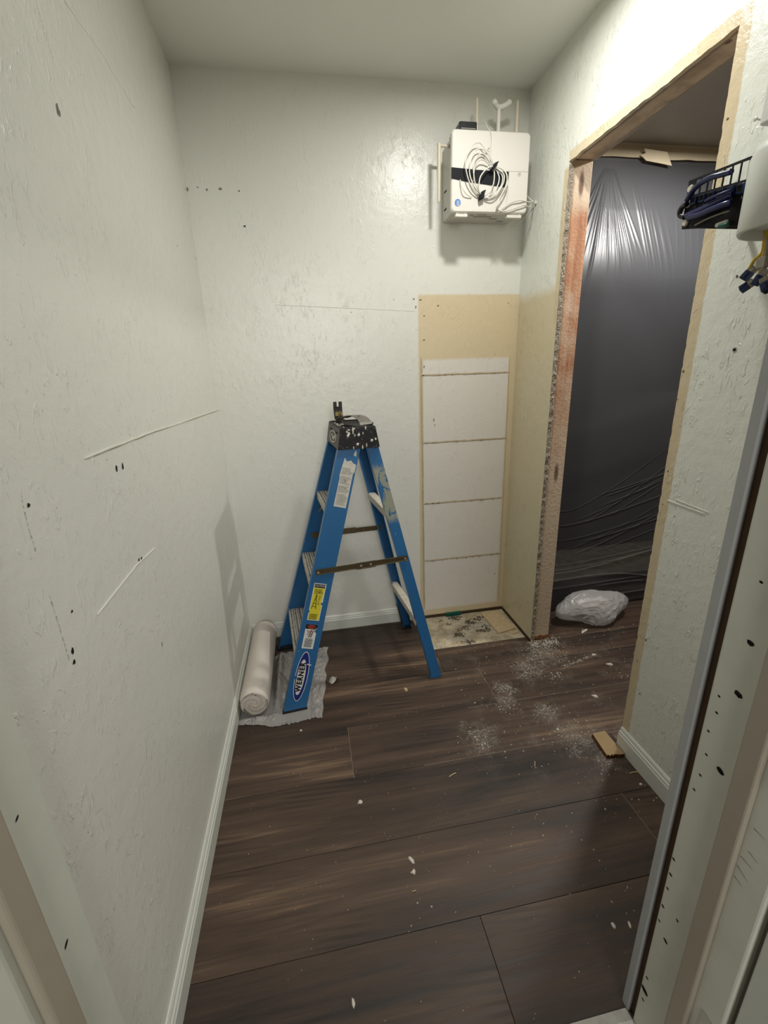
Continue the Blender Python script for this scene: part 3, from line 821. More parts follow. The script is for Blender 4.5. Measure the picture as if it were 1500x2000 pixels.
# cap
cap_b = [(0.317, -0.149), (0.4817, -0.149), (0.4817, 0.149), (0.317, 0.149)]
cap_t = [(0.331, -0.143), (0.468, -0.143), (0.468, 0.143), (0.331, 0.143)]
bm = B()
ZB, ZT = ZC-0.004, 1.145
rb = [bm.verts.new((a, b, ZB)) for a, b in cap_b]; rt = [bm.verts.new((a, b, ZT)) for a, b in cap_t]
for i in range(4):
    f = bm.faces.new((rb[i], rb[(i+1) % 4], rt[(i+1) % 4], rt[i]))
    if i == 3: f.material_index = 1
top = bm.faces.new(rt); bm.faces.new(rb[::-1])
bmesh.ops.bevel(bm, geom=[e for e in bm.edges if not (e.verts[0] in rb and e.verts[1] in rb)], offset=0.006, segments=2, affect='EDGES', profile=0.6)
bm.normal_update()
top = max((f for f in bm.faces if f.normal.z > 0.9), key=lambda f: f.calc_area())
r_ = bmesh.ops.inset_region(bm, faces=[top], thickness=0.012)
bmesh.ops.translate(bm, verts=list(top.verts), vec=(0, 0, -0.012))
cap = obj('top_cap', bm, [m_cap, m_capface], lad)


def cap_near(u, v, off=0.0008):          # point on the near face: u along rail direction, v up (0..1)
    a = (0.317+(0.331-0.317)*v)*(1-u)+(0.4817+(0.468-0.4817)*v)*u
    return Vector((a, -0.149+0.006*v-off, ZB+(ZT-ZB)*v))


def cap_front(u, v, off=0.0008):
    return Vector((0.317+0.014*v-off, 0.149-0.298*u-(0.006*v if u < .5 else -0.006*v), ZB+(ZT-ZB)*v))


for u, v in ((0.22, 0.62), (0.5, 0.62), (0.46, 0.2), (0.82, 0.33)):
    bm = B(); disc(bm, cap_near(u, v), (1, 0, 0), (0, 0.08, 1), .0058, .0058, 12, 0, .002); obj('rivet', bm, m_alu, cap)
for u, v, ru, rv in ((.19, .80, .004, .005), (.24, .88, .006, .003), (.24, .72, .006, .006), (.35, .84, .003, .011), (.38, .93, .007, .003), (.40, .63, .002, .005), (.62, .70, .002, .006),
                     (.70, .93, .003, .006), (.58, .06, .0025, .008), (.36, .06, .002, .006), (.68, .15, .002, .007), (.93, .4, .004, .004)):
    bm = B(); disc(bm, cap_near(u, v, .0006), (1, 0, .1), (0, 0.08, 1), ru, rv, 9, .35); obj('paint_splatter', bm, m_chip, cap)
fc = cap_front(0.53, 0.42)
bm = B()
rings = []
for ry_, rr_, hh in ((.080, .0225, 0), (.080, .0225, .0012), (.071, .0185, .0012), (.071, .0185, 0)):
    rings.append([fc+Vector((0.18*rr_*math.sin(2*math.pi*k/36)-hh, ry_*math.cos(2*math.pi*k/36), rr_*math.sin(2*math.pi*k/36))) for k in range(36)])
loft(bm, rings, cap=False); obj('emblem_ring', bm, m_lab_white, cap, label='round raised maker emblem ring')
for k in range(9):
    bm = B(); disc(bm, fc+Vector((-.0006, R.uniform(-.045, .045), R.uniform(-.010, .010)))+Vector((0, 0, 0)), (0, -1, 0), (0.18, 0, 1), R.uniform(.008, .020), R.uniform(.002, .005), 9, .4)
    obj('paint_splatter', bm, m_lab_white, cap)
for u, v in ((.30, .72), (.78, .70)):
    bm = B(); disc(bm, cap_front(u, v), (0, -1, 0), (0.18, 0, 1), .028, .0035, 10, .1); obj('slot', bm, m_hole, cap)
for k in range(9):
    bm = B(); disc(bm, (R.uniform(.335, .36), R.uniform(-.13, .06), ZT+.0006), (1, .2, 0), (0, 1, 0), R.uniform(.003, .007), R.uniform(.006, .018), 9, .4); obj('paint_splatter', bm, m_chip, cap)


# labels on the near front rail
def rail_pt(z, fr, off):
    k = z/ZC; a0, a1 = 0.3187*k, 0.0951+(0.3187+0.0874-0.0951)*k
    w_ = 0.2416+(0.1395-0.2416)*k
    return Vector((a0+(a1-a0)*fr, -w_-off, z))


_ax = (rail_pt(1, .45, 0)-rail_pt(0, .45, 0)).normalized()          # along the rail, upward
_ay = Vector((1, 0, 0)); _ay = (_ay-_ax*_ay.dot(_ax)).normalized()  # across the rail, towards the rear
_an = _ax.cross(_ay); _an = -_an if _an.y > 0 else _an


def on_rail(c, x, y, off):
    """c = centre (z, fr); x up along the rail, y across towards the rear"""
    return rail_pt(c[0], c[1], 0)+_ax*x+_ay*y+_an*off


def poly(parent, mat, pts, name):
    bm = B(); bm.faces.new([bm.verts.new(p) for p in pts]); return obj(name, bm, mat, parent)


def ell(c, rx, ry, off, n=40): return [on_rail(c, rx*math.cos(2*math.pi*k/n), ry*math.sin(2*math.pi*k/n), off) for k in range(n)]


wc = (0.155, 0.47)
wl = poly(lad, m_lab_clean, ell(wc, .112, .0265, .0007), 'oval_label'); wl['label'] = 'oval white and navy maker label with black lettering'
poly(wl, m_lab_navy, ell(wc, .1085, .0238, .0012), 'navy_field')
poly(wl, m_lab_clean, ell((wc[0]-.002, wc[1]-.03), .080, .0165, .0017), 'white_field')
text_mesh('WERNER', 0.0295, lambda x, y: on_rail((wc[0]-.002, wc[1]-.03), x, -y, .0022), 'lettering', m_lab_black, wl, True, 0.97)
poly(wl, m_lab_clean, [on_rail(wc, .055, .012, .0024), on_rail(wc, .060, .012, .0024), on_rail(wc, .057, .030, .0024), on_rail(wc, .052, .030, .0024)], 'torn_patch')
poly(wl, m_blue, [on_rail(wc, -.012, -.030, .0024), on_rail(wc, .004, -.030, .0024), on_rail(wc, -.002, -.016, .0024), on_rail(wc, -.008, -.013, .0024)], 'torn_patch')
# yellow caution label
cc = (0.468, 0.465); hx, hy = .079, .0245
cl = poly(lad, m_lab_clean, [on_rail(cc, hx, -hy, .0007), on_rail(cc, hx, hy, .0007), on_rail(cc, .000, hy, .0007), on_rail(cc, -.002, hy-.009, .0007), on_rail(cc, -.008, hy-.010, .0007), on_rail(cc, -.011, hy, .0007),
                             on_rail(cc, -hx, hy, .0007), on_rail(cc, -hx, -hy, .0007), on_rail(cc, -.048, -hy, .0007), on_rail(cc, -.043, -hy+.012, .0007), on_rail(cc, -.037, -hy, .0007)], 'caution_label')
cl['label'] = 'yellow caution label with black heading'
poly(cl, m_lab_yellow, [on_rail(cc, .060, -hy+.003, .0012), on_rail(cc, .060, hy-.003, .0012), on_rail(cc, -hx+.003, hy-.011, .0012), on_rail(cc, -hx+.003, -hy+.003, .0012)], 'yellow_field')
poly(cl, m_lab_yellow, [on_rail(cc, -.014, hy-.0115, .0011), on_rail(cc, -.014, hy-.003, .0011), on_rail(cc, -hx+.003, hy-.003, .0011), on_rail(cc, -hx+.003, hy-.0115, .0011)], 'yellow_field')
poly(cl, m_lab_black, [on_rail(cc, hx-.003, -hy+.003, .0012), on_rail(cc, hx-.003, hy-.003, .0012), on_rail(cc, .0605, hy-.003, .0012), on_rail(cc, .0605, -hy+.003, .0012)], 'black_heading')
text_mesh('CAUTION', .0110, lambda x, y: on_rail((cc[0], cc[1]), .0685+y, x, .0018), 'lettering', m_lab_clean, cl, False, .86)
bmf = B()


def bar(bm, c, x, y0, y1, th, off=.0019):
    bm.faces.new([bm.verts.new(p) for p in (on_rail(c, x-th, y0, off), on_rail(c, x+th, y0, off), on_rail(c, x+th, y1, off), on_rail(c, x-th, y1, off))])


for k in range(5):
    bar(bmf, cc, .054-k*.0042, -hy+.006, hy-.007-R.uniform(0, .006), .0008)
for k in range(10):
    bar(bmf, cc, .028-k*.0042, .004, hy-.013+R.uniform(-.003, .002), .0008)
for k in range(6):
    bar(bmf, cc, -.052-k*.0042, -hy+.005, hy-.012, .0009)
obj('fine_print', bmf, m_lab_black, cl, kind='stuff')
bmf = B()   # small ladder pictogram
for a, b in (((.030, -.006), (-.030, -.017)), ((.030, -.006), (-.030, .001)), ((.012, -.009), (.006, -.002)), ((-.006, -.012), (-.008, -.001)), ((-.018, -.015), (-.020, .000)), ((.034, -.010), (.026, -.002)), ((.046, .006), (.036, -.002))):
    a, b = Vector(a), Vector(b); d = (b-a).normalized(); nn = Vector((-d.y, d.x))*.0011
    bmf.faces.new([bmf.verts.new(on_rail(cc, q.x, q.y, .0019)) for q in (a+nn, b+nn, b-nn, a-nn)])
obj('pictogram', bmf, m_lab_black, cl, kind='stuff')
# danger label
dc = (0.325, 0.465); hx, hy = .053, .0235
dl = poly(lad, m_lab_clean, [on_rail(dc, hx, -hy, .0007), on_rail(dc, hx, hy, .0007), on_rail(dc, hx-.014, hy, .0007), on_rail(dc, hx-.030, hy-.009, .0007), on_rail(dc, hx-.036, hy, .0007), on_rail(dc, -hx, hy, .0007), on_rail(dc, -hx, -hy, .0007)], 'danger_label')
dl['label'] = 'white danger label with black heading and red oval'
poly(dl, m_lab_black, [on_rail(dc, hx, -hy, .0012), on_rail(dc, hx, hy, .0012), on_rail(dc, hx-.012, hy, .0012), on_rail(dc, hx-.020, hy-.006, .0012), on_rail(dc, hx-.020, -hy, .0012)], 'black_heading')
poly(dl, m_lab_red, ell2 := [on_rail(dc, hx-.010+.0078*math.cos(2*math.pi*k/24), .0165*math.sin(2*math.pi*k/24), .0017) for k in range(24)], 'red_oval')
text_mesh('DANGER', .0075, lambda x, y: on_rail(dc, hx-.010+y, x, .0022), 'lettering', m_lab_black, dl, True, .8)
bmf = B()
for k in range(8): bar(bmf, dc, -.010-k*.0048, -hy+.006+R.uniform(0, .003), hy-.007-R.uniform(0, .004), .0011)
obj('fine_print', bmf, m_lab_black, dl, kind='stuff')
for col_, segs, nm in ((m_lab_red, (((.028, -.016), (.022, -.010)), ((.022, -.010), (.012, -.008)), ((.022, -.010), (.024, -.002)), ((.012, -.008), (.006, -.012)), ((.020, -.004), (.010, .000)), ((.027, -.004), (.024, .003))), 'pictogram'),
                       (m_lab_black, (((.032, .004), (-.004, -.006)), ((.032, .012), (-.004, .004)), ((.022, .001), (.022, .009)), ((.012, -.002), (.012, .007)), ((.003, -.004), (.003, .005))), 'pictogram')):
    bmf = B()
    for a, b in segs:
        a, b = Vector(a), Vector(b); d = (b-a).normalized(); nn = Vector((-d.y, d.x))*.0013
        bmf.faces.new([bmf.verts.new(on_rail(dc, q.x, q.y, .0019)) for q in (a+nn, b+nn, b-nn, a-nn)])
    obj(nm, bmf, col_, dl, kind='stuff')
# worn white duty label near the top
sc_c = (0.932, 0.62)
top_pts = [(.098, -.020), (.086, -.008), (.093, .006), (.084, .016), (.080, .0285)]
pts = [on_rail(sc_c, x, y, .0007) for x, y in top_pts] + [on_rail(sc_c, .05, .029, .0007), on_rail(sc_c, .044, .024, .0007), on_rail(sc_c, -.094, .024, .0007), on_rail(sc_c, -.094, -.0255, .0007), on_rail(sc_c, .02, -.0245, .0007), on_rail(sc_c, .026, -.027, .0007), on_rail(sc_c, .06, -.0245, .0007)]
sl = poly(lad, m_lab_white, pts, 'duty_label'); sl['label'] = 'torn grubby white duty label with faded print'
bmf = B()
for k in range(27):
    if k in (5, 12, 18): continue
    bar(bmf, sc_c, .060-k*.0055, -.021, .020-R.uniform(0, .014), .0008, .0013)
obj('fine_print', bmf, m_lab_grey, sl, kind='stuff')
poly(lad, m_lab_white, [on_rail((1.045, .80), .012, 0, .0007), on_rail((1.045, .80), .004, .006, .0007), on_rail((1.045, .80), -.012, .007, .0007), on_rail((1.045, .80), -.008, -.004, .0007)], 'label_remnant')

# pry bar lying on the cap: upright forked end at the far front corner, curved flat end by the near rear corner
pr = empty('pry_bar', (LX-_c*SP/2, LY-_s*SP/2, 0.0012), LTH, label='flat black pry bar with notched upright end lying on the ladder cap', cat='pry bar')
ZP = ZT+0.0018


def flat_strip(path, wdir, hw, th, cuts=None):
    rings = []
    for i, p in enumerate(path):
        t = (path[min(i+1, len(path)-1)]-path[max(i-1, 0)]).normalized(); wd = (wdir-t*wdir.dot(t)).normalized(); nn = t.cross(wd)
        h_ = hw[i] if isinstance(hw, list) else hw
        rings.append([p-wd*h_-nn*th, p+wd*h_-nn*th, p+wd*h_+nn*th, p-wd*h_+nn*th])
    return rings


E0 = Vector((0.372, 0.100, ZP)); E1 = Vector((0.432, -0.050, ZP+.004))
ang = (E1-E0); ang.z = 0; ang.normalize(); side = Vector((-ang.y, ang.x, 0))
side = Vector((1, 0, 0))
bm = B(); loft(bm, flat_strip(smooth_path([E0+Vector((0, .012, .008)), E0+ang*.02+Vector((0, 0, .001)), E0.lerp(E1, .5)+Vector((0, 0, .004)), E1+Vector((0, 0, .010))], 5), side, 0.017, 0.0026))
obj('shank', bm, m_pry, pr)
up = [E0+Vector((0, .012, .006)), E0+Vector((-.001, .017, .024)), E0+Vector((-.002, .019, .045)), E0+Vector((-.002, .019, .058))]
bm = B(); loft(bm, flat_strip(smooth_path(up, 4), side, 0.0185, 0.0026)); hk = obj('upright_end', bm, m_pry, pr)
for sg in (-1, 1):
    bm = B(); q = E0+Vector((-.002, .019, .058)); xo = sg*0.0115
    loft(bm, [[(q.x+xo-.0072, q.y-.0026, q.z), (q.x+xo+.0072, q.y-.0026, q.z), (q.x+xo+.0072, q.y+.0026, q.z), (q.x+xo-.0072, q.y+.0026, q.z)],
              [(q.x+xo-.0072, q.y-.001, q.z+.020), (q.x+xo+.0076, q.y-.001, q.z+.020), (q.x+xo+.0076, q.y+.001, q.z+.020), (q.x+xo-.0072, q.y+.001, q.z+.020)]])
    obj('claw', bm, m_pry, pr)
bm = B(); q = E0+Vector((0, .0135, 0)); box(bm, (q.x-.015, q.y-.0050, q.z+.020), (q.x+.016, q.y+.0005, q.z+.036)); obj('sticker', bm, m_sticker, pr, label='scuffed yellow sticker')
cv = smooth_path([E1+Vector((-.048, .105, .012)), E1+Vector((-.034, .060, .022)), E1+Vector((-.018, .005, .027)), E1+Vector((-.006, -.045, .021)), E1+Vector((.000, -.070, .009)), E1+Vector((.002, -.082, -.001))], 5)
bm = B(); loft(bm, flat_strip(cv, side, [0.017+0.008*i/(len(cv)-1) for i in range(len(cv))], 0.0016)); obj('curved_end', bm, m_pry_grey, pr, label='worn grey curved end')
bm = B(); disc(bm, cv[12]+Vector((0, 0, .0022)), (1, 0, 0), (0, 1, -.1), .0042, .006, 10); obj('nail_slot', bm, m_hole, pr)
bm = B(); lathe(bm, [(.0055, 0), (.006, .006), (.004, .010)], 10, (LX-_c*SP/2+_c*.462-_s*(-.108), LY-_s*SP/2+_s*.462+_c*(-.108), ZT+.0022)); obj('bolt_head', bm, m_tray, None, label='small dark bolt standing on the near rear corner of the ladder cap', cat='bolt')

# ------------------------------------------------------------------ box on the back wall
BX0, BX1, BZ0, BZ1, BD = 1.032, 1.358, 1.945, 2.2215, 0.160
gb = empty('network_box', (1.2, 0, BZ0), 0, label='white wall mounted network box with black strap in the upper right corner', cat='network box')


def child(o, parent):
    o.parent = parent; o.matrix_parent_inverse = Matrix.Translation(-Vector(parent.location)); return o


def add(name, bm, mat, parent, smooth=False, label=None):
    return child(obj(name, bm, mat, None, smooth, label=label), parent)


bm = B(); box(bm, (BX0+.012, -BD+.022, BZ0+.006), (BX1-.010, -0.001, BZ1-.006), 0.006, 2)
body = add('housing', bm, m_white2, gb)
bm = B()
n_ = 6
ring = []
for (cx_, cz_, a0) in ((BX1-.016, BZ1-.016, 0), (BX0+.016, BZ1-.016, 90), (BX0+.016, BZ0+.016, 180), (BX1-.016, BZ0+.016, 270)):
    for k in range(n_+1):
        a = math.radians(a0+90*k/n_); ring.append((cx_+.016*math.cos(a), cz_+.016*math.sin(a)))
ins = lambda d: [(BX0+(x-BX0)*(1-2*d/(BX1-BX0))+d, BZ0+(z-BZ0)*(1-2*d/(BZ1-BZ0))+d) for x, z in ring]
loft(bm, [[(x, -BD+.021, z) for x, z in ring], [(x, -BD+.004, z) for x, z in ring], [(x, -BD, z) for x, z in ins(.004)]])
fdoor = add('front_cover', bm, m_white, gb)
FY = -BD-0.0004
FP = lambda x, y, o=0.0: Vector((P(x, y, 1, -BD).x, FY-o, P(x, y, 1, -BD).z))


def strip_on_face(pts, w_, o, mat, name, parent):
    for a, b in zip(pts[:-1], pts[1:]):
        d = (b-a).normalized(); nn = Vector((-d.z, 0, d.x))*w_
        bm = B(); bm.faces.new([bm.verts.new(q) for q in (a+nn, b+nn, b-nn, a-nn)]); s = obj(name, bm, mat, None); child(s, gb)
    return s


m_seam = simple('shadow_gap_grey', (0.36, 0.345, 0.31), 0.6, 0.3)
strip_on_face([FP(985, 334), FP(1036, 336)], .0005, .0003, m_seam, 'cover_seam', gb)
strip_on_face([FP(993, 365), FP(988, 410)], .0005, .0003, m_seam, 'cover_seam', gb)
bm = B(); loft(bm, [[q+Vector((0, o, 0)) for q in (FP(881.5, 327), FP(881.5, 348.5), FP(912, 355), FP(991, 367), FP(993.5, 336), FP(930, 332))] for o in (0, -.0022)])
add('strap', bm, m_strap, gb, label='black strap across the cover')
for y_ in (356, 359.5):
    bm = B(); a, b = FP(962, y_, .0030), FP(967, y_+.4, .0030); bm.faces.new([bm.verts.new(q) for q in (a, b, b-Vector((0, 0, .0012)), a-Vector((0, 0, .0012)))]); add('strap_print', bm, m_lab_grey, gb)
# globe emblem
gc = FP(894, 396, .0004)
bm = B(); disc(bm, gc, (1, 0, 0), (0, 0, 1), .0125, .0130, 28); em = add('globe_emblem', bm, m_logo_blue, gb, label='round blue striped globe emblem')
for k, zz in enumerate((-.0078, -.0040, 0.0, .0042, .0082)):
    hw = math.sqrt(.0126**2-zz**2)*.98; bm = B(); pts_t, pts_b = [], []
    for s in range(11):
        x = -hw*0.55+s/10*hw*1.55; cv_ = -.0035*math.sin(math.pi*(s/10)); th = .0010*math.sin(math.pi*min(1, .12+s/11))
        pts_t.append((gc.x+x, gc.y-.0005, gc.z+zz+cv_+th)); pts_b.append((gc.x+x, gc.y-.0005, gc.z+zz+cv_-th))
    bm.faces.new([bm.verts.new(q) for q in pts_t+pts_b[::-1]]); add('globe_stripe', bm, m_white, gb)
bm = B(); q = FP(1014, 340, .0); lathe(bm, [(.0075, 0), (.0075, -.0008), (.0062, -.0012)], 18, q, 'y'); add('lock', bm, m_white2, gb)
bm = B(); disc(bm, q+Vector((.001, -.0016, 0)), (1, 0, .4), (-.4, 0, 1), .0042, .0026, 12); add('key_slot', bm, m_seam, gb)
# latches under the cover
for x0, x1, y_ in ((890, 913, 419), (990, 1018, 423)):
    a, b = FP(x0, y_), FP(x1, y_)
    bm = B(); box(bm, (a.x, -BD-.001, BZ0-.0165), (b.x, -BD+.016, BZ0-.0055), .001); add('latch', bm, m_white, gb)
    for xq in (a.x+.004, b.x-.012):
        bm = B(); box(bm, (xq, -BD+.004, BZ0-.0056), (xq+.008, -BD+.014, BZ0-.0003)); add('latch_post', bm, m_seam, gb)
for (x0, x1, d0, d1) in ((.10, .115, .05, .058), (.12, .20, .062, .075), (.20, .235, .085, .097), (.245, .275, .115, .128), (.13, .17, .04, .05)):
    bm = B(); box(bm, (BX0+x0, -BD+d0, BZ0+.0052), (BX0+x1, -BD+d1, BZ0+.0062)); add('vent_slot', bm, m_seam, gb)
for z_ in (1.985, 2.05):
    bm = B(); box(bm, (BX0+.0112, -.06, z_), (BX0+.0122, -.03, z_+.006)); add('vent_slot', bm, m_hole, gb)
# antennas
for nm, xb, zt_ in (('antenna', 1.153, 2.352), ('antenna', 1.323, 2.352)):
    bm = B(); lathe(bm, [(.0062, BZ1-.012), (.0060, BZ1+.03), (.0044, zt_-.004), (.0015, zt_)], 10, (xb+(.0 if xb > 1.2 else .0), -.100, 0)); add(nm, bm, m_ivory, gb)
bm = B()
tube(bm, [(BX0+.012, -.100, 2.188), (1.010, -.100, 2.189)], .0050, 10)
tube(bm, [(1.010, -.100, 2.189), (0.9995, -.100, 2.190)], .0062, 10)
sa = add('antenna_joint', bm, m_ivory, gb)
bm = B(); lathe(bm, [(.004, 2.199), (.0085, 2.196), (.0082, 2.18), (.0072, 2.10), (.0054, 1.998), (.002, 1.992)], 10, (0.9985, -.100, 0)); add('antenna', bm, m_ivory, gb)
bm = B(); lathe(bm, [(.006, 0), (.006, .006)], 6, (BX0+.006, -.100, 2.188), 'x'); add('antenna_nut', bm, m_alu, gb)

# cradle shaped fitting standing on the box
fit = empty('cradle_bracket', (1.243, -.10, BZ1-.006), 0, label='white Y shaped plastic cradle bracket standing on top of the network box', cat='bracket')
bm = B(); box(bm, (1.2375, -.106, BZ1-.0055), (1.2505, -.094, 2.322), .002); add('post', bm, m_white, fit)
bm = B(); box(bm, (1.235, -.108, BZ1-.0058), (1.239, -.092, BZ1+.012), .001); add('clip', bm, m_white, fit)
cp = smooth_path([P(x, y_, 1, -.10)+Vector((0, o_, 0)) for x, y_, o_ in ((964, 203, -.010), (967, 206, -.006), (972, 209, 0), (978, 209.5, 0), (986, 207, -.003), (993, 202.5, -.006))], 6)
bm = B(); tube(bm, cp, [.0095 for i in range(len(cp))], 10); add('cradle', bm, m_white, fit, True)
for e in (cp[0], cp[-1]):
    bm = B(); bmesh.ops.create_icosphere(bm, subdivisions=2, radius=.0115, matrix=Matrix.Translation(e)); add('knob', bm, m_white, fit, True)
# black power adapter lying on top
ad = empty('power_adapter', (1.11, -.075, BZ1-.005), 0, label='black power adapter lying on top of the network box at its left', cat='power adapter')
bm = B(); box(bm, (1.078, -.115, BZ1-.0055), (1.150, -.050, BZ1+.046), .004, 2); add('case', bm, m_black, ad)
bm = B(); loft(bm, [[(1.078, -.112, BZ1-.005), (1.078, -.055, BZ1-.005), (1.078, -.055, BZ1+.042), (1.078, -.112, BZ1+.042)], [(1.055, -.105, BZ1-.005), (1.055, -.06, BZ1-.005), (1.055, -.06, BZ1+.012), (1.055, -.105, BZ1+.012)]]); add('end_cap', bm, m_black, ad)
bm = B(); box(bm, (1.084, -.1162, BZ1+.0205), (1.144, -.1152, BZ1+.0235)); add('edge_highlight', bm, m_seam, ad, label='edge highlight painted as a thin grey strip')  # highlight along the black case, put in as a lighter strip
bm = B(); tube(bm, smooth_path([(1.085, -.08, BZ1+.045), (1.086, -.08, BZ1+.055), (1.089, -.08, BZ1+.055), (1.090, -.08, BZ1+.045)], 4), .0012, 6); add('wire_loop', bm, m_black, ad)
# cable from the adapter down to the coil
bm = B(); tube(bm, smooth_path([(1.150, -.09, 2.262), (1.165, -.10, 2.270), (1.180, -.12, 2.264), FP(955, 252, .010)+Vector((0, .02, .006)), FP(958.5, 262, .004), FP(959, 290, .004), FP(957, 312, .006), FP(960, 322, .012)], 6), .0016, 7)
obj('adapter_cable', bm, m_wire, None, True, label='thin white cable running from the adapter down over the box cover', cat='cable')

# coiled white cable on the cover: loops are parts, two black ties
coil = empty('cable_coil', FP(940, 345), 0, label='coiled white cable with two black ties hanging on the front of the network box', cat='cable')


def loop(pts, o, r=.0023):
    q = [FP(x, y, o+.004+(d if False else 0)) for x, y in pts]
    for i, v in enumerate(q): v.y -= 0.012*math.sin(math.pi*i/(len(q)-1))*R.uniform(.6, 1.2)
    bm = B(); tube(bm, smooth_path(q, 7), r, 8); return add('cable_loop', bm, m_wire, coil, True)


T, D = (964, 327), (940, 384)
loop([(961, 324), (952, 306), (937, 287), (930, 284), (920, 288), (910, 303), (905, 322), (906, 338), (912, 358), (922, 374), (934, 383)], .010, .0022)
loop([(960, 325), (955, 314), (946, 300), (935, 295), (926, 298), (918, 310), (914, 326), (914, 342), (919, 360), (930, 376), (937, 382)], .007)
loop([(959, 328), (950, 312), (940, 303), (930, 308), (924, 318), (921, 332), (922, 347), (926, 362), (934, 376), (938, 383)], .004)
loop([(958, 330), (948, 320), (936, 316), (928, 322), (924, 335), (923, 356)], .003, .0024)
loop([(962, 328), (950, 332), (940, 341), (933, 352), (931, 366), (932, 378), (938, 385)], .012, .0025)
loop([(966, 330), (972, 336), (979, 345), (979, 358), (975, 370), (966, 382), (956, 389), (944, 388)], .008)
loop([(967, 329), (980, 335), (985, 346), (985, 360), (979, 376), (971, 392), (967, 404), (968, 410), (972, 414), (977, 415)], .010, .0025)
loop([(968, 328), (975, 331), (983, 340), (986, 350), (986, 364), (982, 376), (974, 390), (968, 402), (967, 408), (972, 413)], .006, .0025)
loop([(963, 336), (962, 346), (960, 362), (955, 374), (949, 382), (944, 385)], .005)
loop([(970, 338), (972, 350), (969, 364), (961, 378), (951, 386), (944, 387)], .003)
loop([(968, 335), (976, 342), (978, 352), (976, 364), (969, 376), (960, 384), (948, 388)], .002)
loop([(898, 352), (899, 364), (903, 375), (910, 382), (920, 386)], .000, .0018)
wpt = Vector((W-.006, -.112, 2.002))
for pts, o in ((((972, 413), (984, 405), (998, 396), (1015, 393)), .008), (((976, 415), (992, 412), (1010, 406), (1022, 402)), .008)):
    q = [FP(x, y, o) for x, y in pts]+[Vector((1.375, -.150, FP(1030, pts[-1][1]).z)), wpt+Vector((-.008, 0, .004 if o else 0))]
    bm = B(); tube(bm, smooth_path(q, 6), .0022, 8); add('cable_lead', bm, m_wire, coil, True)
bm = B(); tube(bm, smooth_path([(1.350, -.06, 2.10), (1.375, -.075, 2.06), (1.395, -.10, 2.02), wpt+Vector((-.008, 0, 0)), (1.405, -.10, 1.98), (1.385, -.06, 1.945), (1.352, -.03, 1.935)], 6), .0020, 8); add('cable_lead', bm, m_wire, coil, True)
bm = B(); box(bm, wpt+Vector((-.002, -.005, -.007)), wpt+Vector((.0055, .005, .007)), .002); obj('cable_clip', bm, m_white, None, label='small white cable clip on the right wall beside the network box', cat='clip')
for pts in ([(957, 336), (962, 329), (966, 321)], [(937, 392), (938, 384), (941, 376)]):
    bm = B(); rg = []
    for x, y in pts:
        q = FP(x, y, .024); rg.append([q+Vector((-.0095, 0, -.004)), q+Vector((.0095, 0, .004)), q+Vector((.0095, .022, .004)), q+Vector((-.0095, .022, -.004))])
    loft(bm, rg); bmesh.ops.bevel(bm, geom=bm.edges[:], offset=.002, segments=2, affect='EDGES'); add('cable_tie', bm, m_strap, coil, label='black hook and loop tie')
for pts in ([(948, 301), (951, 294), (954, 292)], [(941, 307), (945, 302), (948, 303)]):
    bm = B(); tube(bm, [FP(x, y, .012) for x, y in pts], .0016, 6); add('tie_tail', bm, m_greypl, coil)

# ------------------------------------------------------------------ plastic sheet hung in the hallway
nu, nv = 430, 740
X0, X1, Z0, Z1 = 1.56, 2.95, 0.012, 2.213
xs = np.linspace(X0, X1, nu)[:, None]*np.ones((1, nv)); zz = np.ones((nu, 1))*np.concatenate([np.linspace(Z0, .85, 420, endpoint=False), np.linspace(.85, Z1, nv-420)])[None, :]
tz = np.clip((2.19-zz)/0.55, 0, 1)                      # billows towards the room below the tape
y = -0.045-0.105*(tz*tz*(3-2*tz))+0.040*np.clip((1.5-zz)/1.5, 0, 1)**1.3-0.05*np.clip(xs-1.7, -.1, .6)*np.clip((zz-1.2)/.5, 0, 1)*np.clip((2.19-zz)/.2, 0, 1)
ax_, az_ = 1.795, 2.205
dz = np.clip(az_-zz, 1e-3, None); an = np.arctan2(xs-ax_, dz); rad = np.hypot(xs-ax_, dz)
rng = np.random.RandomState(3)
for k in range(22):
    a0 = -0.52+k*0.041+rng.uniform(-.012, .012); wd = rng.uniform(.008, .015); L = rng.uniform(.38, .62); am = rng.uniform(.0016, .0046)
    if 3 < k < 13: am *= 1.6
    w2 = np.maximum(wd, .0031/np.clip(rad, .02, None))
    win = np.clip((rad-.05)/.16, 0, 1)*np.clip((L-rad)/.24, 0, 1)
    y -= am*win*np.exp(-((an-a0)/w2)**2)
for k in range(8):                                       # second, straighter set of pulls to the right
    xc = 1.90+k*.022+rng.uniform(-.006, .006); ztop = 2.12-.02*k; L = rng.uniform(.32, .55)
    lean = .16; q = xs-(xc+lean*(ztop-zz)); win = np.clip((ztop-zz)/.15, 0, 1)*np.clip((L-(ztop-zz))/.2, 0, 1)
    y -= rng.uniform(.001, .0024)*win*np.exp(-(q/.0048)**2)
for k in range(5):
    xc = 2.12+k*.035; q = xs-(xc-.03*(2.1-zz)); y -= .0012*np.exp(-(q/.004)**2)*np.clip((2.1-zz)/.2, 0, 1)*np.clip((zz-1.65)/.25, 0, 1)
def drape(z_of, amp, wd, xa=1.5, xb=3.0):
    global y
    q = (zz-z_of(xs))/wd; y = y-amp*np.exp(-q*q)*np.clip((xs-xa)/.08, 0, 1)*np.clip((xb-xs)/.08, 0, 1)
drape(lambda x: .245+.085*np.clip((x-1.67)/.6, 0, 2)**1.5, .0062, .0036)
drape(lambda x: .198-.04*np.clip((x-1.67)/.59, 0, 2)+.03*np.sin((x-1.67)*5), .0058, .0036)
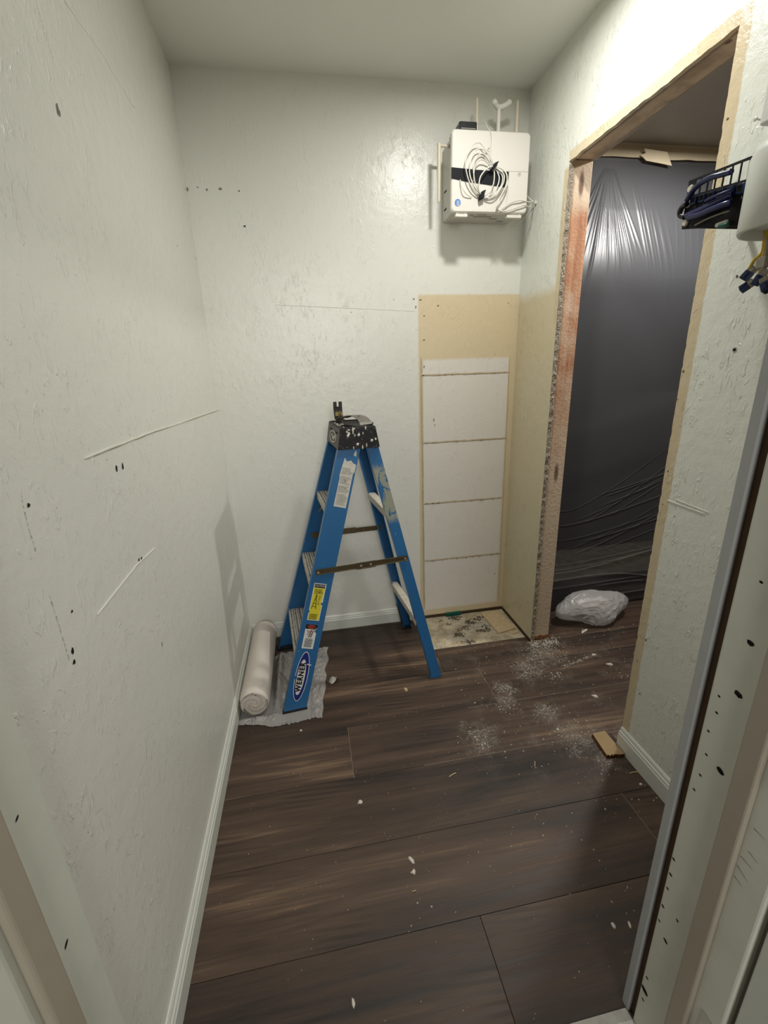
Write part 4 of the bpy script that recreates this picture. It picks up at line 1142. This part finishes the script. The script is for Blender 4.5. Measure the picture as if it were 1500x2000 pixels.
drape(lambda x: .12+.02*np.sin((x-1.7)*4), .0050, .0034, 1.9, 2.6)
drape(lambda x: .15+.03*np.clip((x-1.7), 0, 2), .0044, .0032, 1.6, 2.3)
drape(lambda x: .06+.03*(x-1.9), .0056, .0038, 1.8, 2.8)
for k in range(15):
    z0_ = .27+k*.028+rng.uniform(-.01, .01); sl_ = rng.uniform(.10, .36)*min(1, .35+k*.07); xa = rng.uniform(1.55, 1.9)
    drape(lambda x, z0_=z0_, sl_=sl_: z0_+sl_*np.clip((x-1.7)/.55, 0, 3)**1.35, rng.uniform(.0014, .0032), rng.uniform(.0023, .0032), xa, xa+rng.uniform(.5, 1.1))
for k in range(5):
    drape(lambda x, k=k: .80+.06*k+.25*(x-1.8), .0025, .05, 1.6, 2.7)
y += 0.004*np.sin(xs*9+1)*np.sin(zz*4)
# wavy lower edge
zz2 = zz.copy(); zz2[:, 0] += .006*np.sin(xs[:, 0]*23)
verts = np.stack([xs, y, zz2], -1).reshape(-1, 3)
ii = np.arange((nu-1)*(nv-1)); i_, j_ = ii//(nv-1), ii % (nv-1); a = i_*nv+j_
faces = np.stack([a, a+nv, a+nv+1, a+1], 1)
sheet = empty('plastic_sheet', (2.2, -.05, 0.0), 0, label='grey translucent plastic dust sheet taped over the hallway opening', cat='plastic sheet')
o = mesh_obj('film', verts.tolist(), faces.tolist(), m_film, None, True); child(o, sheet)
bm = B(); rg = []
for k in range(60):
    x = 1.60+k*.024; zb = 2.207-.012*abs(noise.noise(Vector((x*6, 1, 0)))); o_ = .004*noise.noise(Vector((x*9, 4, 0)))
    rg.append([(x, -.052+o_, zb-.006), (x, -.0265, 2.253+.004*noise.noise(Vector((x*7, 9, 1)))), (x, -.030, 2.254), (x, -.058+o_, zb-.008)])
loft(bm, rg); add('tape_strip', bm, m_tape, sheet, label='crinkled strip of masking tape along the top')
tp = [P(x, y_, 1, -.066) for x, y_ in ((1258, 290), (1303, 297), (1312, 324), (1288, 319), (1262, 314), (1251, 303), (1261, 299))]
bm = B(); loft(bm, [[q+Vector((0, o_, 0)) for q in tp] for o_ in (0, -.0012)]); add('tape_piece', bm, m_tape, sheet, label='loose torn piece of masking tape')

# ------------------------------------------------------------------ knotted bag on the hallway floor
vs, fs = [], []
bm = B(); bmesh.ops.create_icosphere(bm, subdivisions=6, radius=1.0)
for v in bm.verts:
    d = v.co.normalized()
    lob = 1.0
    tdir = Vector((-.02, -1, -.55)).normalized(); t_ = max(0, d.dot(tdir)); lob += .42*t_**9           # knotted corner towards the camera
    rdir = Vector((1, .25, .05)).normalized(); lob += .30*max(0, d.dot(rdir))**7
    ldir = Vector((-.9, -.1, -.2)).normalized(); lob += .26*max(0, d.dot(ldir))**5
    p_ = Vector((d.x*.175, d.y*.080, d.z*.085))*lob
    s1 = noise.noise(p_*9+Vector((3, 1, 2))); s2 = abs(noise.noise(p_*17+Vector((s1*2, 0, 5)))); s3 = abs(noise.noise(Vector((p_.x*26+s1*3, p_.y*40, p_.z*34))))
    p_ += d*(.012*s1+.0045*(1-min(1, s2*5))+.0022*(1-min(1, s3*7)))
    p_ += Vector((1.845, -.222, .082))
    p_.z = max(p_.z, .0008)
    v.co = p_
bag = obj('plastic_bag', bm, m_bag, None, True, label='crumpled translucent white plastic bag on the floor behind the opening', cat='bag')
# crumpled filling seen through the skin
bm = B(); bmesh.ops.create_icosphere(bm, subdivisions=4, radius=1.0)
for v in bm.verts:
    d = v.co.normalized(); p_ = Vector((d.x*.10, d.y*.045, d.z*.05)); p_ += d*.018*noise.noise(p_*30)
    v.co = p_+Vector((1.86, -.222, .075))
obj('crumpled_filling', bm, m_paper, bag, True, label='pale crumpled filling')

# ------------------------------------------------------------------ roll of film and loose sheet by the left wall
RX, RZ, RR, RY0, RY1 = 0.0805, 0.0645, 0.0605, -0.585, -0.028
roll = empty('film_roll', (RX, (RY0+RY1)/2, 0.003), 0, label='fat roll of whitish plastic film lying in the corner against the left wall', cat='film roll')
bm = B(); rings = []
for k in range(41):
    t = k/40; yy = RY0+(RY1-RY0)*t; e = min(1, .90+k*.05) if k < 3 else (min(1, .88+(40-k)*.05) if k > 37 else 1)
    ring_ = []
    for m in range(40):
        a = 2*math.pi*m/40
        rr_ = RR*e*(1+.02*noise.noise(Vector((math.cos(a)*2, math.sin(a)*2, yy*7)))+.008*noise.noise(Vector((a*5, yy*24, 3))))
        ring_.append((RX+rr_*math.cos(a), yy, max(.0045, RZ+rr_*math.sin(a))))
    rings.append(ring_)
loft(bm, rings); add('roll_body', bm, m_cloth, roll, True)
bm = B(); rings = []; turns = 8
for k in range(turns*2+1):                         # wound layers on the near end
    rr_ = RR*.90*(1-k/(turns*2+1)); yy = RY0-.0012-.007*(k/(turns*2))
    rings.append([(RX+rr_*math.cos(2*math.pi*m/40)*(1+.03*math.sin(m*.31+k*.4)), yy+.0012*math.sin(m*.47+k), RZ-.001+rr_*math.sin(2*math.pi*m/40)*(1+.03*math.cos(m*.63+k*.2))) for m in range(40)])
loft(bm, rings); add('wound_end', bm, m_cloth, roll, True, 'wound layers at the near end')
pts = []
for k in range(260):
    t = k/259; a = t*2*math.pi*8.5; rr_ = RR*(.10+.80*t)*(1+.025*math.sin(a*.83+1))
    pts.append((RX+rr_*math.cos(a), RY0-.0016-.007*(1-rr_/(RR*.9))-.0004, RZ-.001+rr_*math.sin(a)))
bm = B(); tube(bm, pts, .00085, 5); add('spiral_shade', bm, m_spiral, roll, True, 'dark spiral painting the shade between the wound layers')  # darker bead paints the shade between the layers

nu, nv = 96, 120
vs = np.zeros((nu, nv, 3))
for i in range(nu):
    for j in range(nv):
        u, v = i/(nu-1), j/(nv-1)
        # outline: left edge by the baseboard, right edge bends round the ladder foot
        ya = -0.655+.045*max(0, .35-u)*2+.006*math.sin(u*9)+.006*noise.noise(Vector((u*14, 2, 0)))
        yb = -0.17-.42*max(0, (0.36-u))*1.0+.006*noise.noise(Vector((u*9, 8, 0)))
        yy = ya+(yb-ya)*v
        xr = 0.350+.050*v+.016*noise.noise(Vector((v*7, 3, 1)))
        xx = 0.0155+(xr-0.0155)*u
        n1 = noise.noise(Vector((xx*16, yy*11, 1))); n2 = abs(noise.noise(Vector((xx*38+n1*2, yy*26, 4)))); n3 = abs(noise.noise(Vector((xx*80, yy*40+n1*3, 9))))
        h = .0016+.016*max(0, n1)+.012*(1-min(1, n2*3.2))*.7+.006*(1-min(1, n3*3))
        under = max(0, min(1, (0.158-xx)/.015)) * max(0, min(1, (yy+.605)/.02)); h = h*(1-under)+.0012*under
        hump = math.exp(-((xx-.176)/.022)**2)*max(0, min(1, (yy+.56)/.12))*max(0, min(1, (-.20-yy)/.06)); h += hump*.070*(1+.4*noise.noise(Vector((yy*14, xx*40, 7))))
        # pressed flat below the ladder's feet
        for fx, fy in ((.240, -.610), (.195, -.115)):
            dd = max(abs(xx-fx)/.062, abs(yy-fy)/.036); h = min(h, .0010) if dd < 1 else min(h, .0010+max(0, dd-1)*.03)
        edge = min(u, 1-u, v, 1-v); h *= min(1, .35+edge*9)
        if v < .06 and u > .3: h += .010*(1-v/.06)*abs(noise.noise(Vector((u*20, 0, 3))))
        vs[i, j] = (xx, yy, max(.0007, h))
ii = np.arange((nu-1)*(nv-1)); i_, j_ = ii//(nv-1), ii % (nv-1); a = i_*nv+j_
mesh_obj('drop_sheet', vs.reshape(-1, 3).tolist(), np.stack([a, a+nv, a+nv+1, a+1], 1).tolist(), m_drop, None, True,
         label='crumpled clear plastic sheet under the roll and the ladder foot', cat='plastic sheet')

# ------------------------------------------------------------------ scraps in the floor cut-out and on the floor
SZ = -0.0085
def slab_obj(name, pts, z0, z1, mat, label, cat, edge_mat=None):
    bm = B(); lo = [bm.verts.new((x, y_, z0)) for x, y_ in pts]; hi = [bm.verts.new((x, y_, z1)) for x, y_ in pts]
    n = len(pts); bm.faces.new(lo[::-1]); bm.faces.new(hi)
    for i in range(n):
        f = bm.faces.new((lo[i], lo[(i+1) % n], hi[(i+1) % n], hi[i])); f.material_index = 1 if edge_mat else 0
    return obj(name, bm, [mat, edge_mat] if edge_mat else mat, None, label=label, cat=cat)


slab_obj('board_scrap', [(1.283, -.022), (1.392, -.020), (1.408, -.214), (1.296, -.238)], SZ+.0005, SZ+.0075, m_board_tan, 'flat tan rectangular board scrap in the corner of the floor cut-out', 'board scrap')
slab_obj('board_chip', [(1.352, -.236), (1.402, -.222), (1.408, -.246), (1.372, -.262)], SZ+.0005, SZ+.0035, m_board_tan, 'small tan chip in front of the flat board scrap', 'board scrap')
bm = B(); box(bm, (1.078, -.014, SZ+.0005), (1.172, -.002, .014), .001); obj('spacer_strip', bm, m_green, None, label='dark green plastic strip against the back wall at the floor cut-out', cat='spacer')
def jagged(p0, p1, n, amp): return [(p0[0]+(p1[0]-p0[0])*k/n+R.uniform(-amp, amp), p0[1]+(p1[1]-p0[1])*k/n+R.uniform(-amp, amp)) for k in range(1, n)]
A_, B_, C_, D_ = (1.352, -.958), (1.4065, -.955), (1.4065, -1.066), (1.342, -1.056)
bm = B()
pts = [A_, B_, C_]+jagged(C_, D_, 16, .006)+[D_]
lo = [bm.verts.new((x, y_, .0005)) for x, y_ in pts]; hi = [bm.verts.new((x+R.uniform(-.001, .001), y_, .014+R.uniform(-.001, .001))) for x, y_ in pts]
bm.faces.new(lo[::-1]); bm.faces.new(hi)
for i in range(len(pts)):
    f = bm.faces.new((lo[i], lo[(i+1) % len(pts)], hi[(i+1) % len(pts)], hi[i])); f.material_index = 1
obj('wood_offcut', bm, [m_block, m_block_edge], None, label='square tan board offcut with torn edge at the right side of the opening', cat='offcut')

def one_chip(name, px, py, r, mat, label, cat, flat=.5, el=1.0, rz=0.0, group=None):
    c = P(px, py, 2, 0); bm = B(); chip_bm(bm, (0, 0, 0), r*.82, flat, rz, el)
    o = obj(name, bm, mat, None, label=label, cat=cat, group=group); o.location = (c.x, c.y, .0006); return o


one_chip('plaster_chunk', 793, 1348, .0145, m_chip_tan, 'tan plaster chunk on the floor left of the rear ladder foot', 'plaster chip', .8)
one_chip('plaster_chip', 803, 1680, .0125, m_chip, 'larger pale chip of the close pair in the middle of the floor', 'plaster chip', .35, 1.35, 1.9)
one_chip('plaster_chip', 808, 1703, .0105, m_chip, 'smaller pale chip of the close pair in the middle of the floor', 'plaster chip', .35, 1.1, .4)
one_chip('plaster_chip', 703, 1567, .0105, m_chip, 'single pale angular chip on the floor in front of the plastic roll', 'plaster chip', .35, 1.1, .9)
one_chip('plaster_chip', 1198, 1808, .0085, m_chip, 'oval white chip on the floor near the right door jamb', 'plaster chip', .3, 1.35, 1.5)
one_chip('plaster_chip', 1230, 1806, .0075, m_chip, 'narrow white chip touching the right door jamb in view', 'plaster chip', .3, 1.6, 1.2)
one_chip('plaster_chip', 588, 1427, .0065, m_chip, 'round white crumb just in front of the drop sheet', 'plaster chip', .6)
one_chip('plaster_chip', 1141, 1233, .022, m_chip, 'long white flake in front of the plastic bag', 'plaster chip', .18, 1.7, .5)
one_chip('plaster_chip', 690, 1960, .0085, m_chip, 'worn pale chip on the floor nearest the camera', 'plaster chip', .3, 1.4, 1.8)
one_chip('plaster_chip', 1089, 1425, .0085, m_chip, 'round white chip left of the board offcut', 'plaster chip', .5)
one_chip('plaster_chip', 1162, 1360, .0130, m_chip, 'white oval chip in the opening, nearest the torn right edge', 'plaster chip', .35, 1.2, 2.4)
one_chip('plaster_chip', 1160, 1280, .0150, m_chip, 'biggest white lump at the end of the dust streak in the opening', 'plaster chip', .6, 1.2, .2)
one_chip('plaster_chip', 1191, 1298, .0140, m_chip, 'elongated white lump right of the dust streak in the opening', 'plaster chip', .5, 1.6, -.3)
one_chip('plaster_chip', 905+346, 1532, .006, m_chip, 'white bean shaped crumb beside the right baseboard', 'plaster chip', .6, 1.3)
# curled scrap of paper beside the drop sheet
c = P(653, 1330, 2, 0); bm = B(); rg = []
for k in range(9):
    t = k/8; q = Vector((c.x-.020+.040*t, c.y-.012+.026*t, .0012+.013*math.sin(math.pi*t)**2)); w_ = .010+.006*math.sin(t*5)
    rg.append([q+Vector((-w_*.6, w_, 0)), q+Vector((w_*.6, -w_, .002+.008*(t > .5))), q+Vector((w_*.6, -w_, .0028+.008*(t > .5))), q+Vector((-w_*.6, w_, .0008))])
loft(bm, rg); obj('paper_scrap', bm, m_paper, None, True, label='curled white paper scrap on the floor right of the drop sheet', cat='paper scrap')
c = P(686, 1302, 2, 0)
for nm, px0, py0, px1, py1, r, lab in (('wood_splinter', 877, 1518, 891, 1510, .0016, 'pale wood splinter on the open floor in front of the dust patches'),
                                       ('wood_splinter', 1044, 1487, 1044, 1498, .0014, 'short upright looking splinter left of the board offcut'),
                                       ('wood_splinter', 1229, 1511, 1248, 1509, .0016, 'forked pale splinter beside the right baseboard'),
                                       ('wood_splinter', 805, 1743, 813, 1741, .0012, 'hair thin curved sliver below the pair of chips')):
    a, b = P(px0, py0, 2, 0), P(px1, py1, 2, 0); bm = B(); tube(bm, smooth_path([a+Vector((0, 0, .0018)), a.lerp(b, .5)+Vector((0.002, 0.001, .003)), b+Vector((0, 0, .0018))], 3), [r*.5]+[r]*5+[r*.4], 5)
    obj(nm, bm, m_splinter, None, label=lab, cat='splinter')

# uncountable crumbs and dust
def crumbs(name, spots, mat, label, cat, big=1.0):
    vs, fs = [], []
    for x, y_, z, r in spots:
        k = len(vs); a = R.uniform(0, 6.28)
        for q in range(3): vs.append((x+r*math.cos(a+2.1*q)*R.uniform(.6, 1.2), y_+r*math.sin(a+2.1*q)*R.uniform(.6, 1.2), z))
        vs.append((x, y_, z+r*R.uniform(.5, 1.0)*big)); fs += [(k, k+1, k+3), (k+1, k+2, k+3), (k+2, k, k+3), (k, k+2, k+1)]
    return mesh_obj(name, vs, fs, mat, None, kind='stuff', label=label, cat=cat)


def clear(x, y_):           # keep grains off the things that stand on the floor and inside the walls
    if x < .02 or x > 3.1 or y_ < -1.63: return False
    if x > 1.408 and (y_ > -.35 or y_ < -1.0) and x < 1.55: return False
    if y_ > -.02 and x < 1.54: return False
    return True


spots = []
def cluster(px, py, n, sx, sy, r0, r1):
    c = P(px, py, 2, 0)
    for _ in range(int(n*.62)):
        x, y_ = R.gauss(c.x, sx), R.gauss(c.y, sy)
        if clear(x, y_) and not (.925 < x < 1.418 and y_ > -.305): spots.append((x, y_, .0002, r0*(r1/r0)**(R.random()**3.4)))


for px, py, n, sx, sy in ((1035, 1305, 900, .045, .035), (985, 1345, 420, .025, .02), (1085, 1322, 380, .03, .025), (945, 1440, 450, .05, .03), (1065, 1390, 420, .035, .03), (1060, 1270, 1100, .05, .05),
                          (1125, 1440, 750, .05, .035), (990, 1380, 300, .04, .03), (1090, 1290, 300, .06, .05), (1215, 1318, 120, .03, .03), (1160, 1480, 260, .05, .05), (850, 1745, 26, .04, .04), (948, 1660, 30, .04, .03)):
    cluster(px, py, n, sx, sy, .0005, .0052)
for k in range(170):                                  # the dust streak left by a dragged lump
    t = R.random(); c = P(1100+52*t, 1302-20*t, 2, 0); spots.append((c.x+R.gauss(0, .006), c.y+R.gauss(0, .005), .0002, R.uniform(.001, .003)))
for k in range(620):
    x, y_ = R.uniform(.03, 1.40), R.uniform(-1.62, -.31)
    if R.random() < .25+.75*(x/1.4): spots.append((x, y_, .0002, R.uniform(.0006, .0020)))
for k in range(330):
    x, y_ = R.uniform(1.43, 2.4), R.uniform(-1.0, -.30)
    if clear(x, y_): spots.append((x, y_, .0002, R.uniform(.0008, .0036)))
for k in range(110):
    x, y_ = R.uniform(.95, 1.41), R.uniform(-1.5, -.32); spots.append((x, y_, .0002, R.uniform(.002, .0042)))
for k in range(260):
    x, y_ = R.uniform(1.41, 1.56), R.gauss(-.375, .016)
    spots.append((x, y_, .0002, R.uniform(.0012, .0045)))
crumbs('plaster_crumbs', spots, m_chip, 'white plaster crumbs and dust strewn over the dark plank floor', 'debris')
spots = []
for k in range(900):
    x, y_ = R.uniform(.94, 1.40), R.uniform(-.295, -.01); spots.append((x, y_, SZ+.0002, R.uniform(.0006, .0026)))
for px, py, n in ((888, 1207, 120), (920, 1216, 90), (905, 1228, 60), (895, 1238, 60), (912, 1254, 50), (955, 1205, 60), (875, 1200, 80), (948, 1222, 40)):
    c = P(px, py, 2, SZ)
    for _ in range(n):
        x, y_ = R.gauss(c.x, .022), R.gauss(c.y, .010)
        if .94 < x < 1.41 and -.30 < y_ < -.004: spots.append((x, y_, SZ+.0002, R.uniform(.002, .0065)))
for k in range(34):
    px, py = R.choice(((888, 1207), (920, 1214), (905, 1228), (896, 1240), (935, 1208), (958, 1206), (912, 1256), (870, 1216), (945, 1230)))
    c = P(px+R.uniform(-10, 10), py+R.uniform(-4, 4), 2, SZ)
    if .95 < c.x < 1.28 and -.29 < c.y < -.02:
        for q in range(9): spots.append((c.x+R.gauss(0, .010), c.y+R.gauss(0, .006), SZ+.0002, R.uniform(.004, .0085)))
crumbs('floor_grit', spots, m_dirt, 'dark brown grit and shavings in the floor cut-out', 'debris', .6)
spots = [(R.uniform(.94, 1.10), R.uniform(-.30, -.2), SZ+.0002, R.uniform(.001, .004)) for _ in range(220)]
crumbs('wood_shavings', spots, m_splinter, 'pale wood shavings along the front edge of the floor cut-out', 'debris')

# ------------------------------------------------------------------ patch panel, tube, connectors, nail on the right wall
PXX = 1.300
pp = empty('patch_panel', (W, -1.2, 1.68), 0, label='black wall bracket patch panel with blue cables beside the white tube', cat='patch panel')
Y0, Y1, ZL, ZH = -1.079, -1.230, 1.638, 1.735


def pan(yy, z, o=0.0): return shear(Vector((PXX-o, yy, z)))


def shear(v):                      # the bracket is bent: its free edge sits higher than the end by the tube
    q = (Y0-v.y)/.131; f = (v.z-ZL)/(ZH-ZL); zl, zh = ZL-.030*q, ZH-.010*q
    return Vector((v.x, v.y, zl+(zh-zl)*f))


def padd(name, bm, mat, **k):
    for v in bm.verts: v.co = shear(v.co)
    return add(name, bm, mat, pp, **k)


m_panel = simple('black_powder_coat', (0.007, 0.007, 0.008), 0.6, 0.2, 0, 0.2, 60)
m_screw = simple('nickel_screw', (0.72, 0.68, 0.58), 0.3, 0.5, 0.4, 0.2, 80)


bm = B()
box(bm, (PXX, Y1, ZL), (PXX+.0022, Y0, ZL+.066)); box(bm, (PXX, Y1, ZH-.004), (PXX+.0022, Y0, ZH)); box(bm, (PXX, Y0-.020, ZL+.0655), (PXX+.0022, Y0, ZH-.0035))
for k in range(6):
    yy = Y0-.034-k*.0195; box(bm, (PXX, yy-.0014, ZL+.066), (PXX+.0022, yy+.0014, ZH-.004))
padd('face_plate', bm, m_panel)
for lo, hi in (((PXX+.0022, Y1, ZL), (W-.0005, Y1+.004, ZH)), ((PXX+.0022, Y0-.05, ZL), (W-.0005, Y0-.046, ZL+.02))):
    bm = B(); box(bm, lo, hi); padd('standoff', bm, m_panel)
for z in (ZH-.018, ZL+.050, ZL+.013):
    bm = B(); lathe(bm, [(.0080, 0), (.0080, -.0016), (.0060, -.0044), (.0022, -.0048)], 14, pan(Y0-.010, z, .0002), 'x'); s_ = add('screw', bm, m_screw, pp)
for k in range(6):
    yy = Y0-.030-k*.0235; z = ZL+.040+.0
    bm = B(); box(bm, (PXX-.010, yy-.0085, z+.006), (PXX-.0003, yy+.0085, z+.021), .0015); padd('port_insert', bm, m_blue_plastic)
    bm = B(); box(bm, (PXX-.0108, yy-.005, z+.009), (PXX-.0101, yy+.005, z+.018)); padd('port_opening', bm, m_hole)
    text_mesh(str(k+1), .0065, lambda x, y_, yy=yy, z=z: shear(Vector((PXX-.0006, yy-x, z+.001+y_))), 'lettering', m_lab_white, None)
    child(bpy.context.scene.objects[-1] if False else [o for o in COL.objects if o.name.startswith('lettering')][-1], pp)
def cab(pts, r, mat, name='cable'):
    bm = B(); tube(bm, smooth_path(pts, 7), r, 10); return add(name, bm, mat, pp, True)
G = lambda x, y, d: P(x, y, 0, PXX-d)
cab([G(1341, 392, .012), G(1352, 374, .014), G(1368, 358, .016), G(1390, 346, .018), G(1412, 340, .018), G(1429, 335, .018)], .0058, m_blue_cable)
cab([G(1341, 421, .010), G(1362, 412, .013), G(1388, 400, .016), G(1410, 389, .016), G(1428, 380, .014)], .0062, m_blue_cable)
cab([G(1344, 425, .018), G(1366, 419, .020), G(1392, 408, .022), G(1415, 399, .022), G(1426, 396, .020)], .0062, m_blue_cable)
cab([G(1378, 392, .024), G(1400, 382, .024), G(1422, 373, .022), G(1429, 369, .022)], .0030, m_blue_cable)
cab([G(1338, 423, .004), G(1330, 421, .004), G(1328, 414, .006), G(1333, 404, .006), G(1341, 398, .010)], .0060, m_black, 'cable_bend')
cab([G(1357, 440, .006), G(1380, 428, .008), G(1405, 418, .010), G(1424, 412, .010)], .0018, m_greypl, 'grey_wire')
cab([G(1400, 440, .008), G(1412, 436, .010), G(1420, 433, .010)], .0045, m_white, 'white_plug')
cab([G(1406, 442, .014), G(1418, 439, .015), G(1422, 438, .015)], .0052, m_green, 'green_plug')
bm = B(); box(bm, (PXX-.006, Y0-.10, ZL+.030), (PXX-.0003, Y0-.022, ZL+.036), .001); padd('cable_bar', bm, m_panel)

# upright white tube hung on the wall (open bottom)
tube_w = empty('white_tube', (1.335, -1.318, 1.575), 0, label='white upright plastic tube with open bottom at the right picture edge', cat='tube')
TR = .088
bm = B(); lathe(bm, [(TR-.008, .018), (TR-.006, .001), (TR-.003, 0), (TR, .004), (TR, .128), (TR-.008, .146), (TR-.024, .156), (.02, .158)], 48, tube_w.location)
add('tube_shell', bm, m_trim, tube_w, True)
bm = B(); lathe(bm, [(TR-.0085, .017), (.003, .0172)], 48, tube_w.location, cap=True); add('inner_plate', bm, m_white2, tube_w)

def jack(name, px, py, x, rot, mat2, label, s=1.0):
    c = P(px, py, 0, x); e = empty(name, c, 0, label=label, cat='connector', group=None)
    M = Matrix.Translation(c) @ rot.to_matrix().to_4x4() @ Matrix.Scale(s, 4)
    for nm, lo, hi, m in (('body', (-.008, -.0075, -.010), (.008, .0075, .008), m_blue_plastic), ('cap', (-.0078, -.007, .008), (.0078, .007, .019), mat2), ('latch', (-.010, -.004, -.008), (-.008, .004, .006), m_blue_plastic)):
        bm = B(); box(bm, lo, hi, .0012); bmesh.ops.transform(bm, matrix=M, verts=bm.verts); add(nm, bm, m, e)
    bm = B(); box(bm, (-.0055, -.005, -.0103), (.0055, .005, -.0099)); bmesh.ops.transform(bm, matrix=M, verts=bm.verts); add('socket', bm, m_hole, e)
from mathutils import Euler
jack('jack_connector', 1459, 538, 1.375, Euler((.6, .2, .3)), m_greypl, 'upper left dark blue jack connector hanging below the white tube', 1.0)
jack('jack_connector', 1455, 561, 1.372, Euler((.9, .5, .1)), m_greypl, 'lowest dark blue jack connector hanging below the white tube', .9)
jack('jack_connector', 1482, 546, 1.372, Euler((.5, -.2, .5)), m_greypl, 'middle dark blue jack connector in the hanging bunch', 1.1)
jack('jack_connector', 1497, 560, 1.368, Euler((-.5, .3, .2)), m_greypl, 'rightmost violet blue jack connector in the hanging bunch', 1.1)
for k, (px, py) in enumerate(((1464, 524), (1484, 530), (1494, 542))):
    a = P(px, py, 0, 1.374); b = P(1489+k*4, 492, 0, 1.37)
    bm = B(); tube(bm, smooth_path([a, a.lerp(b, .5)+Vector((0, .003, .002)), b, P(1494+k*4, 462, 0, 1.36), P(1502+k*5, 430, 0, 1.35), P(1508+k*5, 380, 0, 1.35)], 5), .0034, 8)
    obj('yellow_wire', bm, m_yellow if k < 2 else m_greypl, None, True, label=('leftmost yellow wire running down to the hanging jack connectors', 'second yellow wire behind the leftmost one', 'grey wire right of the yellow wires')[k], cat='wire')
bm = B(); c = P(1488, 512, 0, 1.374); box(bm, c+Vector((-.006, -.014, -.014)), c+Vector((.006, .010, .012)), .003); obj('cable_sleeve', bm, m_greypl, None, label='grey crumpled sleeve round the wires above the jack connectors', cat='sleeve')
# nail in the wall and the white junction box above
c = RW(1503, 236)
bm = B(); tube(bm, [(W-.0003, c.y, c.z), (W-.034, c.y+.001, c.z+.002)], .0018, 8); lathe(bm, [(.0045, 0), (.0045, -.0016), (.002, -.002)], 12, (W-.034, c.y+.001, c.z+.002), 'x')
obj('nail', bm, m_alu, None, label='bent steel nail sticking out of the wall above the white tube', cat='nail')
c = P(1489, 248, 0, 1.395)
bm = B(); box(bm, (1.385, c.y-.14, c.z), (W-.0006, c.y, c.z+.10), .004, 2); jb = obj('junction_box', bm, m_trim, None, label='white surface box on the wall above the nail at the picture edge', cat='junction box')
